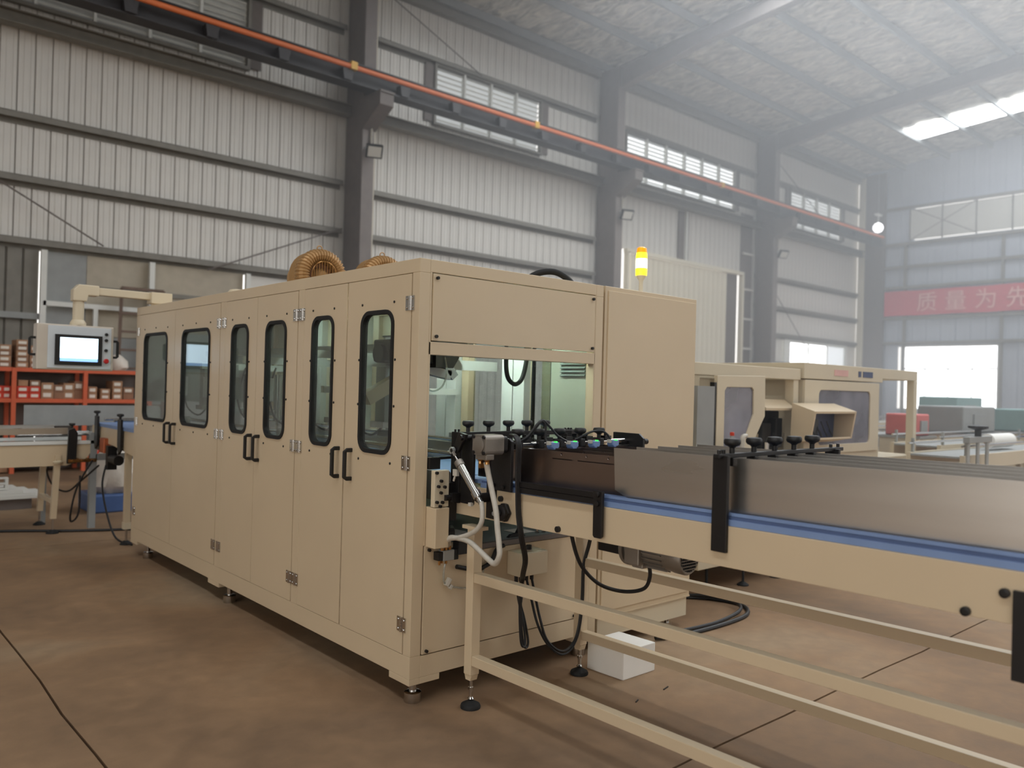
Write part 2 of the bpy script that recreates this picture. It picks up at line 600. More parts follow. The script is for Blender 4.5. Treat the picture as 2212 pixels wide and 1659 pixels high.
# cream sliding door, its frame and the dark slot beside it
d = empty('door_1', (20.6, YW, 0), 'tall cream ribbed sliding door in the hall wall behind the amber beacon', 'door', kind='structure')
x = 17.95
dp = None
while x < 22.75:
    if dp is None:
        b = panel_mesh(0, 5.45)
        for p in b.v:
            p.x += x
            p.y += YW-.12
        dp = b.build('door_panel', 'sheetb', d)
        dx0 = x
    else:
        dup(dp, (x-dx0, 0, 0), d)
    x += PW
MB().box(22.85, 23.6, YW+.02, YW+.06, 0, 5.5).build('door_slot', 'column', d)
MB().box(17.7, 23.7, YW-.2, YW-.05, 5.47, 5.58).build('door_track', 'sheetb', d)
MB().box(23.6, 23.7, YW-.2, YW-.05, 0, 5.5).build('door_post', 'sheetb', d)
MB().box(17.72, 17.82, YW-.2, YW-.05, 0, 5.5).build('door_post', 'sheetb', d)
MB().box(20.25, 20.75, YW-.06, YW-.01, 5.6, 7.1).build('dark_mullion_sheet', 'column', d)
MB().box(20.52, 20.6, YW-.14, YW-.06, 5.6, 7.1).build('mullion_post', 'white', d)
m = MB()
for z in (1.0, 2.0, 3.0, 4.0, 5.0, 6.2, 7.2):
    m.box(23.75, 24.4, YW-.12, YW-.06, z, z+.07)
m.build('side_rail', 'sheet', d)
MB().box(23.7, 24.4, YW-.03, YW-.01, 0, 7.6).build('side_sheet', 'column', d)

# lower openings of the first bay: white posts, pale sheets, a dark ribbed door
d = empty('door_2', (4.5, YW, 0), 'white-framed partition with pale sheets under the lowest girt by the rack', 'door', kind='structure')
for xx in (3.02, 4.74, 6.53):
    MB().box(xx-.045, xx+.045, YW-.18, YW-.09, 0, 3.58).build('white_post', 'white', d)
MB().box(3.02, 4.74, YW-.18, YW-.1, 2.66, 2.74).build('white_rail', 'white', d)
MB().box(3.79, 3.86, YW-.18, YW-.1, 0, 2.66).build('white_post', 'white', d)
MB().box(3.70, 6.48, YW-.04, YW, 2.2, 3.58).build('pale_sheet', 'palesheet', d)
MB().box(3.70, 6.48, YW-.075, YW-.03, 2.98, 3.06).build('sheet_rail', 'girt', d)
MB().box(3.08, 3.70, YW-.03, YW+.01, 2.2, 3.58).build('grey_sheet', 'grey', d)
MB().box(3.08, 8.5, YW-.02, YW+.02, 0, 2.2).build('lower_sheet', 'grey', d)
MB().box(6.57, 8.5, YW-.02, YW+.02, 2.2, 3.58).build('lower_sheet', 'sheet', d)
for k in range(9):
    a = .8+k*.242
    MB().prism([(a, YW-.02), (a+.02, YW-.05), (a+.22, YW-.05), (a+.24, YW-.02), (a+.24, YW), (a, YW)], 'z', 0, 3.58).build('dark_door_panel', 'girt', d)
MB().box(.85, 2.98, YW-.13, YW-.05, 2.42, 2.52).build('door_rail', 'grey', d)
# glowing window added beyond the left frame edge for a door pane to mirror
w = empty('window_5', (-1.34, YW, 1.8), 'small glowing window added unseen in the long wall for a door pane to mirror', 'window', kind='structure')
MB().prism([rect(-1.80, -.87, 1.75, 2.30), rect(-1.74, -.93, 1.81, 2.24)], 'y', YW-.08, YW+.03).build('window_frame', 'white', w)
for a, b in ((-1.74, -1.36), (-1.32, -.93)):
    MB().box(a, b, YW-.02, YW, 1.81, 2.24).build('window_pane', 'winlit', w)
MB().box(-1.36, -1.32, YW-.06, YW, 1.81, 2.24).build('mullion', 'white', w)
b = MB().box(-10, .8, YW, YW+.05, 0, 1.75).box(-10, -1.8, YW, YW+.05, 1.75, 2.30).box(-.87, .8, YW, YW+.05, 1.75, 2.30).box(-10, .8, YW, YW+.05, 2.30, 10.5)
b.build('plain_sheeting', 'sheet', wall)

# bright windows low in the last bay
w = empty('window_6', (29, YW, 1.6), 'blown-out bright window band low in the last wall bay', 'window', kind='structure')
MB().prism([rect(26.6, 31.3, 1.6, 3.52), rect(27.0, 31.15, 1.72, 3.42)], 'y', YW-.06, YW+.04).build('window_frame', 'white', w)
for k, (a, b) in enumerate(((27.0, 28.30), (28.38, 29.70), (29.78, 31.15))):
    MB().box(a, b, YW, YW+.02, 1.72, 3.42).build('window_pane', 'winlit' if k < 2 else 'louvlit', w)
for a in (28.3, 29.7):
    MB().box(a, a+.08, YW-.05, YW+.02, 1.72, 3.42).build('mullion', 'white', w)

# steel columns with crane brackets
def column(cx, label):
    c = empty('steel_column', (cx, 15.0, 0), label, 'column', 'steel columns along the hall wall', 'structure')
    m = MB().box(cx-.008+.14, cx+.008+.14, 14.66, 15.30, 0, 10.3)
    m.build('web', 'column', c)
    MB().box(cx+.0, cx+.28, 14.62, 14.66, 0, 10.3).build('flange', 'columnf', c)
    MB().box(cx+.0, cx+.28, 15.26, 15.30, 0, 10.3).build('flange', 'column', c)
    MB().box(cx-.004, cx+.004, 14.66, 15.26, 0, 10.3).build('web_cover', 'column', c)
    MB().box(cx+.28, cx+.31, 14.64, 15.3, 0, 10.3).build('edge_sheet', 'sheetb', c)
    MB().prism([(14.64, 6.75), (14.64, 7.38), (13.95, 7.38), (13.95, 7.12)], 'x', cx-.02, cx+.3).build('crane_bracket', 'column', c)
    MB().box(cx-.03, cx+.31, 13.92, 14.66, 7.36, 7.40).build('bracket_plate', 'column', c)
column(COLX[1], 'dark steel column rising behind the ribbed blowers')
column(COLX[2], 'dark steel column left of the amber beacon and cream door')
column(COLX[3], 'dark steel column between the cream door and the bright windows')
c = empty('steel_column', (32.1, 15.2, 0), 'slim pale corner post where the two hall walls meet', 'column', 'steel columns along the hall wall', 'structure')
MB().box(31.98, 32.2, 15.05, 15.3, 0, 10.3).build('post', 'sheetb', c)
MB().box(32.05, 32.24, 14.3, 15.05, 0, 10.4).build('corner_sheet', 'column', c)

# tie beam, crane runway, orange conductor bar
t = empty('trim_1', (16, 15, 7.1), 'dark longitudinal tie beam under the louvres', 'beam', kind='structure')
for x0, x1 in BAYS:
    MB().prism([(15.0, 7.12), (15.24, 7.12), (15.24, 7.14), (15.13, 7.14), (15.13, 7.32), (15.24, 7.32), (15.24, 7.34), (15.0, 7.34), (15.0, 7.32), (15.11, 7.32), (15.11, 7.14), (15.0, 7.14)], 'x', x0, x1+.1).build('beam_segment', 'girt', t)
t = empty('crane_runway_beam', (16, 14.2, 7.4), 'dark steel crane runway beam carried on the column brackets', 'beam', kind='structure')
MB().prism([(14.05, 7.40), (14.39, 7.40), (14.39, 7.425), (14.235, 7.425), (14.235, 7.80), (14.36, 7.80), (14.36, 7.825), (14.08, 7.825), (14.08, 7.80), (14.215, 7.80), (14.215, 7.425), (14.05, 7.425)], 'x', -6, 31.6).build('beam_section', 'runway', t)
MB().box(-6, 31.6, 14.2, 14.25, 7.825, 7.87).build('rail', 'girt', t)
t = empty('orange_conductor_bar', (16, 14.0, 7.69), 'long orange conductor bar along the crane runway beam', 'pipe')
MB().cyl((-6, 14.0, 7.69), (31.3, 14.0, 7.69), .05, 12).build('bar', 'orange', t, smooth=True)
pb = None
xx = 7.9-1.33*9
while xx < 31:
    if pb is None:
        pb = MB().prism([(xx-.12, 7.63), (xx+.12, 7.63), (xx+.09, 7.42), (xx-.09, 7.42)], 'y', 14.0, 14.16).build('hanger_bracket', 'runway', t)
        px0 = xx
    else:
        dup(pb, (xx-px0, 0, 0), t)
    xx += 1.33
for xx in (8.0, 12.9, 20.5):
    MB().box(xx-.07, xx+.07, 13.94, 14.06, 7.63, 7.78).build('joint_clamp', 'yellow', t)

# roof: rafters, purlins, crinkled insulation, glowing strips, most of them added
roof = empty('ceiling', (12, 2, 10.4), 'silvery insulated roof on steel purlins', 'ceiling', kind='structure')
pys = [15.1, 13.6, 12.0, 10.55, 9.1, 7.65, 6.2, 4.75, 3.3, 1.9, .4, -1.1, -2.6, -4.1, -5.6, -7.1, -8.6, -10.1, -11.6]
for y in pys:
    z = zp(y)
    MB().prism([(y-.035, z), (y+.035, z), (y+.035, z+.02), (y-.015, z+.02), (y-.015, z+.18), (y+.035, z+.18), (y+.035, z+.2), (y-.035, z+.2)], 'x', -9, 32.2).build('purlin', 'purlin', roof)
bx = [-9, -1.2, .75, 8.62, 16.5, 24.5, 32.2]
for i in range(len(bx)-1):
    for j in range(len(pys)-1):
        ya, yb = pys[j], pys[j+1]
        nx, ny = (22, 8) if i >= 2 and j < 8 else (2, 2)
        vs, fs = [], []
        for b in range(ny+1):
            for a in range(nx+1):
                X = bx[i]+(bx[i+1]-bx[i])*a/nx
                Y = ya+(yb-ya)*b/ny
                e = 0 if a in (0, nx) or b in (0, ny) else -.05+random.uniform(-.035, .035)
                vs.append((X, Y, zp(Y)+.21+e))
        for b in range(ny):
            for a in range(nx):
                q = b*(nx+1)+a
                fs.append((q, q+1, q+nx+2, q+nx+1))
        MB().add(vs, fs).build('insulation_panel', 'foil', roof, smooth=True)
MB().add([(-9, 15.4, zp(15.4)+.3), (32.4, 15.4, zp(15.4)+.3), (32.4, 2, zp(2)+.3), (-9, 2, zp(2)+.3), (-9, -12, zp(-12)+.3), (32.4, -12, zp(-12)+.3)], [(0, 1, 2, 3), (3, 2, 5, 4)]).build('roof_sheet', 'grey', roof)
def sky(x0, x1, y0, y1):  # glowing roof strip; most calls add unseen ones for their light
    n = 10
    vs, fs = [], []
    for k in range(n+1):
        y = y0+(y1-y0)*k/n
        vs += [(x0, y, zp(y)+.13), (x1, y, zp(y)+.13)]
    for k in range(n):
        fs.append((2*k, 2*k+1, 2*k+3, 2*k+2))
    MB().add(vs, fs).build('glowing_roof_strip', 'sky', roof)
sky(28.1, 29.5, 12.0, 2.2); sky(28.1, 29.5, 1.8, -9); sky(25.4, 26.6, 2.0, -9)  # last-bay strip is a real skylight; the narrower one is added
sky(19.6, 21.4, 6.2, 2.2); sky(19.8, 21.2, 1.8, -9); sky(17.0, 18.8, 8.6, 2.2)  # added out of view to brighten the third bay
sky(11.6, 13.8, 11.8, 2.2); sky(12.0, 13.4, 1.8, -9); sky(14.5, 16.1, 10.6, 2.2); sky(10.2, 11.2, 6.0, 2.2); sky(22.4, 23.6, 4.2, 2.2)  # more unseen strips, added to lift the middle wall bays
sky(4.0, 5.0, 3.0, 2.1); sky(4.0, 5.0, 1.8, -8); sky(-3.6, -2.4, 6.0, 2.1); sky(.9, 2.1, 4.5, 2.1); sky(-3.6, -2.4, 1.8, -8)  # unseen overhead strips added to light the floor and door side
for i, cx in enumerate(COLX):
    lab = ['roof rafter above the camera side of the hall', 'roof rafter over the first tall column', 'broad dark roof rafter running up from the column beside the beacon', 'broad dark roof rafter running up from the column by the bright windows'][i]
    r = empty('roof_rafter', (cx, 2, 10), lab, 'beam', 'roof rafters', 'structure')
    pts = [(15.3, zp(15.3)), (2, zp(2)), (-12, zp(-12)), (-12, zp(-12)-.36), (2, zp(2)-.36), (12.2, zp(12.2)-.38), (14.9, zp(14.9)-.62), (15.3, zp(15.3)-.62)]
    MB().prism(pts, 'x', cx+.125, cx+.145).build('web', 'columnf', r)
    m = MB()
    low = [(-12, zp(-12)-.36), (2, zp(2)-.36), (12.2, zp(12.2)-.38), (14.9, zp(14.9)-.62)]
    for a, b in zip(low, low[1:]):
        m.bar((cx+.135, a[0], a[1]), (cx+.135, b[0], b[1]), .26, .022)
    for a, b in (((-12, zp(-12)-.012), (2, zp(2)-.012)), ((2, zp(2)-.012), (15.2, zp(15.2)-.012))):
        m.bar((cx+.135, a[0], a[1]), (cx+.135, b[0], b[1]), .26, .022)
    m.build('flange', 'columnf', r)

# end wall with the window, louvres and banner
ew = empty('wall_right', (XW, 3, 0), 'far end wall of the hall in sheets tinted blue-grey for haze and backlight', 'wall', kind='structure')
M['sheete'] = mat('wall_sheet_end_hazed', (176, 182, 194), .55, var=.05, scale=1.2)  # blue-grey of haze and backlight put into the sheet colour
y = 15.3
eproto = {}
while y > -11.8:
    c = y-.26
    segs = [(0, 7.62), (8.86, 11.2)] if c < 13.42 else [(0, 11.2)]
    if 10.2 < c < 13.55:
        segs = [(0, 1.1), (3.5, 7.62), (8.86, 11.2)] if c < 13.42 else [(0, 1.1), (3.5, 11.2)]
    for z0, z1 in segs:
        key = (z0, z1)
        if key not in eproto:
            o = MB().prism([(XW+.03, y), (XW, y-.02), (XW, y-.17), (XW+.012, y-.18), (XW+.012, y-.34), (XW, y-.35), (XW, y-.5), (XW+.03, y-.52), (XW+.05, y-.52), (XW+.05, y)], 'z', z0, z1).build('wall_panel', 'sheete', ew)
            eproto[key] = (o, y)
        else:
            o, y0 = eproto[key]
            dup(o, (0, y-y0, 0), ew)
    y -= .52
for z in (3.64, 4.6, 5.8, 6.6, 7.5, 8.9):
    MB().box(XW-.13, XW, -11.8, 14.4, z-.05, z+.06).build('girt', 'girt', ew)
for y in (13.5, 10.1, 6.0, 1.0, -5):
    MB().box(XW-.1, XW, y-.05, y+.05, 0, 7.5).build('wind_post', 'girt', ew)
w = empty('window_7', (XW, 11.9, 1.1), 'large blown-out window in the far end wall below the banner', 'window', kind='structure')
MB().prism([rect(10.15, 13.6, 1.05, 3.55), rect(10.22, 13.53, 1.12, 3.48)], 'x', XW-.05, XW+.04).build('window_frame', 'white', w)
for k in range(4):
    a = 10.22+k*.8275
    MB().box(XW+.0, XW+.02, a, a+.8275, 1.12, 2.62).build('window_pane', 'winlit', w)
    MB().box(XW+.0, XW+.02, a, a+.8275, 2.68, 3.48).build('window_pane', 'winlit', w)
    if k:
        MB().box(XW-.03, XW+.03, a-.02, a+.02, 1.12, 2.65).build('mullion', 'white', w)
MB().box(XW-.03, XW+.03, 10.22, 13.53, 2.62, 2.68).build('transom', 'white', w)
w = empty('window_8', (XW, 7.2, 7.62), 'faint louvre band high on the far end wall', 'window', kind='structure')
for k in range(9):
    a = 13.36-k*1.18
    MB().box(XW-.02, XW+.02, a-1.14, a, 7.66, 8.82).build('louvre_panel', 'louver', w)
    MB().box(XW-.05, XW+.03, a, a+.04, 7.62, 8.86).build('mullion', 'girt', w)

bn = empty('banner', (XW-.16, 11, 4.7), 'long red banner with pale Chinese lettering on the far end wall', 'banner')
nb = 30
vs, fs = [], []
for k in range(nb+1):
    y = 14.24-(14.24-5.5)*k/nb
    o = .03*math.sin(k*.9)
    vs += [(XW-.18+o*.4, y, 4.70+o*.3), (XW-.18-o*.4, y, 5.66+o*.3), (XW-.17+o*.4, y, 4.70+o*.3), (XW-.17-o*.4, y, 5.66+o*.3)]
for k in range(nb):
    q = 4*k
    fs += [(q, q+1, q+5, q+4), (q+2, q+6, q+7, q+3), (q+1, q+3, q+7, q+5), (q, q+4, q+6, q+2)]
MB().add(vs, fs).build('cloth', 'banner', bn, smooth=True)
for k, ch in enumerate('质量为先'):
    cu_ = bpy.data.curves.new('lettering', 'FONT')
    cu_.body = ch
    cu_.size = .78
    cu_.extrude = .004
    cu_.align_x = 'CENTER'
    cu_.materials.append(M['bannert'])
    o = bpy.data.objects.new('lettering', cu_)
    COL.objects.link(o)
    dg = bpy.context.evaluated_depsgraph_get()
    me = bpy.data.meshes.new_from_object(o.evaluated_get(dg))
    bpy.data.objects.remove(o)
    o = bpy.data.objects.new('lettering', me)
    COL.objects.link(o)
    o.parent = bn
    ORG[o] = ORG[bn]
    o.rotation_euler = (math.pi/2, 0, -math.pi/2)
    o.location = Vector((XW-.215, 12.62-k*1.02, 4.90)) - ORG[bn]

# other end and near side of the hall, behind the camera: sheeted walls, openings shaped to steer daylight
wl_ = empty('wall_left', (-9, 2, 0), 'sheeted hall end wall behind the camera with a wide opening shaped to let light in', 'wall', kind='structure')
MB().box(-9.1, -9, 3.5, 15.4, 0, 11).box(-9.1, -9, -12, -11.5, 0, 11).box(-9.1, -9, -11.5, 3.5, 6.8, 11.4).build('sheeting', 'sheet', wl_)
wf_ = empty('wall_front', (10, -12, 0), 'sheeted long wall behind the camera with wide openings placed to light the far bays', 'wall', kind='structure')
MB().box(-9, 14, -12.1, -12, 0, 10.3).box(14, 32.3, -12.1, -12, 9.0, 10.3).box(20, 20.6, -12.1, -12, 0, 9.2).box(31, 32.3, -12.1, -12, 0, 9.2).build('sheeting', 'sheet', wf_)

# haze volume added in the far hall, standing in for lens glare
hz = bpy.data.materials.new('glare_haze')
hz.use_nodes = True
hn = hz.node_tree
hn.nodes.clear()
ho = hn.nodes.new('ShaderNodeOutputMaterial')
hv = hn.nodes.new('ShaderNodeVolumeScatter')
hv.inputs['Color'].default_value = (.95, .97, 1, 1)
hv.inputs['Density'].default_value = HAZE
hv.inputs['Anisotropy'].default_value = .35
hn.links.new(hv.outputs[0], ho.inputs['Volume'])
tag(MB().box(4.9, 31.9, -11.5, 14.55, .02, 9.7).build('haze', hz), 'thin bright haze added in the far part of the hall, standing in for lens glare', 'haze', kind='stuff')

# crossed wind-brace rods
rods = [((9.4, 15.2, 10.1), (12.2, 15.2, 9.0)), ((25.0, 15.2, 5.6), (29.2, 15.2, 2.2)), ((25.1, 15.2, 9.9), (29.5, 15.2, 7.9)), ((8.5, 15.15, 4.75), (5.7, 15.15, 3.55)), ((1.2, 15.15, 5.2), (3.9, 15.15, 3.75)),
        ((31.9, 13.2, 7.6), (31.9, 10.9, 8.8)), ((31.9, 13.2, 8.8), (31.9, 10.9, 7.6))]
labs = ['thin diagonal brace rod high on the wall by the louvres, second bay', 'thin diagonal brace rod slanting over the bright window bay', 'thin diagonal brace rod beside the louvres in the last bay', 'thin brace rod slanting down behind the first blower', 'thin brace rod at the far left of the wall',
        'thin brace rod on the end wall louvres falling to the corner', 'thin brace rod on the end wall louvres rising to the corner']
for (a, b), l in zip(rods, labs):
    tag(MB().cyl(a, b, .014, 6).build('brace_rod', 'column'), l, 'brace rod', 'wind brace rods', 'structure')

# floodlights on the columns and the pearl lamp
def flood(cx, z, label):
    f = empty('floodlight', (cx, 14.5, z), label, 'floodlight', 'floodlights on the columns')
    R = Matrix.Rotation(math.radians(-22), 3, 'Z') @ Matrix.Rotation(math.radians(32), 3, 'X')
    c = Vector((cx+.1, 14.35, z))
    MB().obox(c, (.34, .09, .28), R).build('housing', 'plastic', f, bevel=.012)
    MB().obox(c + R @ Vector((0, -.048, 0)), (.27, .012, .21), R).build('lens', 'louver', f)
    MB().bar((cx+.1, 14.6, z+.12), (cx+.1, 14.42, z+.06), .05, .03).bar((cx-.09, 14.45, z+.05), (cx+.29, 14.45, z+.05), .03, .03).build('bracket', 'galv', f)
    pts = [(cx+.16, 14.6, z+.16+k*.05) for k in range(12)]
    m = MB()
    for k in range(12):
        m.lathe([(.02, 0), (.03, .015), (.02, .03)], (cx+.16, 14.58, z+.2+k*.035), n=8)
    m.build('coiled_lead', 'conduit', f)
flood(8.64, 6.27, 'black floodlight on the column behind the blowers')
flood(16.55, 6.25, 'black floodlight on the column left of the beacon')
flood(24.55, 6.22, 'black floodlight on the column nearest the bright windows')
bl = empty('pearl_lamp', (31.0, 14.0, 8.0), 'glowing round white lamp hung in the far corner', 'lamp')
MB().lathe([(.02, -.19), (.1, -.16), (.17, -.08), (.19, 0), (.17, .08), (.1, .16), (.03, .19)], (31.0, 14.07, 8.03), n=20).build('globe', 'ball', bl, smooth=True)
MB().cyl((31.0, 14.07, 8.2), (31.0, 14.07, 8.5), .02, 8).box(30.8, 31.2, 14.0, 14.14, 8.5, 8.56).build('hanger', 'white', bl)
MB().cyl((31.0, 14.07, 8.56), (31.0, 14.07, zp(14.07)+.02), .012, 6).build('suspension_rod', 'galv', bl)

# ------------------------------------------------------------------ the main machine
X0, X1, Y0, Y1, ZT = 2.155, 3.42, 3.105, 7.29, 2.093
mc = empty('packaging_machine', (2.79, 5.2, 0), 'long cream enclosed packaging machine with six windowed doors', 'machine')
# outer frame: rails and posts
fr = MB()
for xa, xb in ((X0, X0+.06), (X1-.06, X1)):
    fr.box(xa, xb, Y0, Y1, 2.028, ZT)
    fr.box(xa, xb, Y0, Y1, .13, .234)
    for ya, yb in ((Y0, 3.163), (4.244, 4.314), (5.377, 5.459), (7.208, Y1)):
        fr.box(xa, xb, ya, yb, .234, 2.028)
    for ya, yb in ((Y0, 3.275), (5.37, 5.56), (7.12, Y1)):
        fr.box(xa, xb, ya, yb, .10, .13)
for ya, yb in ((Y0, Y0+.06), (Y1-.06, Y1)):
    fr.box(X0+.06, X1-.06, ya, yb, 2.033, ZT)
    fr.box(X0+.06, X1-.06, ya, yb, .13, .230)
    fr.box(X0+.06, X0+.175, ya, yb, .10, .13)
    fr.box(X1-.175, X1-.06, ya, yb, .10, .13)
fr.box(X0+.06, X1-.06, Y0, Y0+.05, 1.645, 1.706)
fr.box(X0+.06, 2.226, Y0, Y0+.06, .746, 2.033)
fr.box(3.354, X1-.06, Y0, Y0+.06, .234, 2.033)
fr.build('frame', 'cream', mc, bevel=.002)
MB().box(X0+.06, X1-.06, Y1-.06, Y1-.02, 1.3, 2.033).build('rear_end_panel', 'grey', mc)
MB().box(X0+.06, X1-.06, Y1-.06, Y1-.02, .23, .9).build('rear_end_panel', 'grey', mc)
MB().box(X0+.01, X1-.01, Y0+.01, Y1-.01, ZT-.006, ZT-.001).build('roof_sheet', 'cream', mc)

# six doors
WZ = (1.154, 1.866)
DO = [(6.350, 7.203, 6.503, 7.067, 'near'), (5.464, 6.344, 5.631, 6.185, 'far'), (4.869, 5.371, 4.988, 5.26, 'near'),
      (4.320, 4.865, 4.453, 4.736, 'far'), (3.762, 4.238, 3.89, 4.139, 'near'), (3.169, 3.750, 3.307, 3.612, 'far')]
dlab = ['door farthest from the conveyor, dark window', 'second door, window mirroring a bright patch', 'narrow-windowed door', 'narrow-windowed door', 'narrow-windowed door', 'door nearest the conveyor with the widest near window']
HY = [(6.41, 6.28), (4.91, 4.796), (3.806, 3.676)]
HIN = [7.222, 5.480, 5.388, 4.337, 4.262, 3.176]
scr = hin = han = None
for i, (a, b, wa, wb, _) in enumerate(DO):
    rw = .075 if wb-wa > .26 else .07
    D = MB().prism([rect(a, b, .237, 2.025), rr(wa+.012, wb-.012, WZ[0]+.012, WZ[1]-.012, rw-.01)], 'x', X0-.001, X0+.022).build('door', 'cream', mc)
    D['label'] = dlab[i]
    MB().prism([rr(wa, wb, *WZ, rw), rr(wa+.020, wb-.020, WZ[0]+.020, WZ[1]-.020, rw-.018)], 'x', X0-.008, X0+.024).build('window_gasket', 'rubber', D)
    MB().prism(rr(wa+.012, wb-.012, WZ[0]+.012, WZ[1]-.012, rw-.01), 'x', X0+.008, X0+.013).build('window_pane', 'pane', D)
    # screws round the window
    pos = []
    for z in (1.90, 1.62, 1.395, 1.118):
        e = .03 if z in (1.62, 1.395) else .012
        if z in (1.62, 1.395): e = -.012
        pos += [(wa-.004+e*.8, z), (wb+.004-e*.8, z)]
    if wb-wa > .4:
        pos += [((wa+wb)/2, 1.905), ((wa+wb)/2, 1.115)]
    for y, z in pos:
        if scr is None:
            scr = MB().lathe([(.0065, 0), (.0065, .004), (.003, .006)], (X0, y, z), (-1, 0, 0), 8).build('screw', 'black', D)
            s0 = (y, z)
        else:
            dup(scr, (0, y-s0[0], z-s0[1]), D)
    # hinges
    hy = HIN[i]
    for z in (1.886, 1.131, .374):
        if hin is None:
            m = MB().box(X0-.005, X0, hy-.035, hy-.004, z-.034, z+.034).box(X0-.005, X0, hy+.004, hy+.035, z-.034, z+.034)
            for k in range(5):
                m.cyl((X0-.006, hy, z-.034+k*.0137), (X0-.006, hy, z-.034+k*.0137+.0128), .006, 8)
            for dy in (-.023, .023):
                for dz in (-.022, .022):
                    m.lathe([(.006, 0), (.006, .002), (.003, .004)], (X0-.005, hy+dy, z+dz), (-1, 0, 0), 8)
            hin = m.build('hinge', 'chrome', D)
            h0 = (hy, z)
        else:
            dup(hin, (0, hy-h0[0], z-h0[1]), D)
    # handle
    y = HY[i//2][i % 2]
    if han is None:
        P = [(X0, 1.166), (X0-.028, 1.166), (X0-.050, 1.150), (X0-.050, 1.014), (X0-.028, .998), (X0, .998), (X0, 1.019), (X0-.033, 1.019), (X0-.033, 1.145), (X0, 1.145)]
        han = MB().prism(P, 'y', y-.009, y+.009).build('handle', 'plastic', D, bevel=.003)
        y00 = y
    else:
        dup(han, (0, y-y00, 0), D)

# front end panels
tp = MB().box(2.231, 3.350, Y0-.003, Y0+.012, 1.712, 2.028).build('upper_front_panel', 'cream', mc, bevel=.001)
bp_ = MB().prism([(2.222, .236), (3.266, .236), (3.266, .692), (2.44, .692), (2.44, .744), (2.222, .744)], 'y', Y0-.003, Y0+.012).build('lower_front_panel', 'cream', mc, bevel=.001)
for p, (x, z) in [(tp, (2.252, 2.008)), (tp, (3.330, 2.008)), (tp, (2.252, 1.732)), (tp, (3.330, 1.732)), (bp_, (2.245, .725)), (bp_, (2.244, .250)), (bp_, (3.24, .250))]:
    MB().lathe([(.008, 0), (.008, .012), (.004, .012)], (x, Y0-.003, z), (0, -1, 0), 8).build('cap_screw', 'black', p)
MB().box(3.268, 3.352, Y0+.002, Y0+.012, .234, .73).build('side_filler', 'cream', mc)
# back door-side wall: solid lower sheet, windowed upper doors, inner posts
FW = [(3.49, 3.655, 1.14, 1.87), (3.905, 4.345, 1.14, 1.87), (4.60, 4.95, 1.14, 1.87), (5.15, 5.45, 1.14, 1.87), (5.70, 6.15, 1.14, 1.87), (6.5, 7.05, 1.14, 1.87)]
bw = MB().prism([rect(3.165, 7.205, .236, 2.026)] + [rr(a, b, c, d, .07) for a, b, c, d in FW], 'x', X1-.022, X1-.002).build('rear_doors', 'cream2', mc)
for a, b, c, d in FW:
    MB().prism([rr(a-.006, b+.006, c-.006, d+.006, .075), rr(a+.004, b-.004, c+.004, d-.004, .066)], 'x', X1-.026, X1).build('window_gasket', 'rubber', bw)
    MB().prism(rr(a, b, c, d, .07), 'x', X1-.014, X1-.010).build('window_pane', 'pane', bw)
for a, b in ((3.675, 3.775), (3.785, 3.885), (4.365, 4.465), (4.475, 4.58), (5.0, 5.1), (5.52, 5.62), (6.25, 6.4)):
    MB().box(X1-.075, X1-.023, a, b, .75, 2.03).build('inner_post', 'white', mc)
lv = MB().box(X1-.03, X1-.023, 3.17, 3.485, .75, 2.03).build('inner_sheet', 'innerp', mc)
for k in range(4):
    MB().prism([(X1-.03, 1.575+k*.022), (X1-.045, 1.578+k*.022), (X1-.03, 1.592+k*.022)], 'y', 3.2, 3.40).build('vent_louvre', 'greyg', lv)
# floor of the working space and light bars under the roof
MB().box(X0+.03, X1-.03, Y0+.013, Y1-.03, .700, .720).build('inner_table', 'greyg', mc, bevel=.002)
MB().box(2.442, 3.35, Y0-.012, Y0+.014, .696, .722).build('table_lip', 'column', mc, bevel=.002)
MB().box(2.90, 3.02, 3.2, 3.32, .721, .723).build('paper_sheet', 'label', mc)
MB().prism([(2.78, .721), (2.80, .735), (2.84, .74), (2.86, .77), (2.875, .77), (2.88, .735), (2.90, .721)], 'y', 3.14, 3.16).build('dark_clip', 'plastic', mc)
for xx in (3.0, 3.05):
    MB().lathe([(.012, 0), (.012, .01), (.006, .01), (.006, .02)], (xx, 3.16, .722), n=6).build('table_bolt', 'chrome', mc)
MB().box(2.50, 2.70, 3.34, 3.48, .721, .723).build('paper_sheet', 'label', mc)
for x, ya, yb, lm in ((2.95, 3.3, 4.2, 'ledw'), (2.95, 4.5, 5.3, 'ledw2'), (2.95, 5.6, 6.5, 'ledw2')):
    lb = MB().box(x-.03, x+.03, ya-.02, yb+.02, 2.055, 2.083).build('light_bar', 'white', mc)
    MB().box(x-.02, x+.02, ya, yb, 2.035, 2.056).build('diffuser', lm, lb)

# machinery inside
def part(m, name, mt, **k):
    return m.build(name, mt, mc, **k)
part(MB().box(2.45, 3.10, 3.16, 6.9, 1.035, 1.058), 'inner_belt', 'belt')
for x in (2.40, 3.12):
    part(MB().box(x-.012, x+.012, 3.16, 7.0, .93, 1.075), 'inner_belt_rail', 'galv')
for x in (2.44, 3.10):
    part(MB().cyl((x, 3.2, 1.165), (x, 6.8, 1.165), .012, 10), 'guide_rod', 'chrome', smooth=True)
for k, y in enumerate((3.35, 4.15, 4.9, 5.75, 6.6)):
    part(MB().box(2.33, 2.37, y-.03, y+.03, .736, 1.2).box(3.16, 3.20, y-.03, y+.03, .736, 1.2), 'support_post', 'galv')
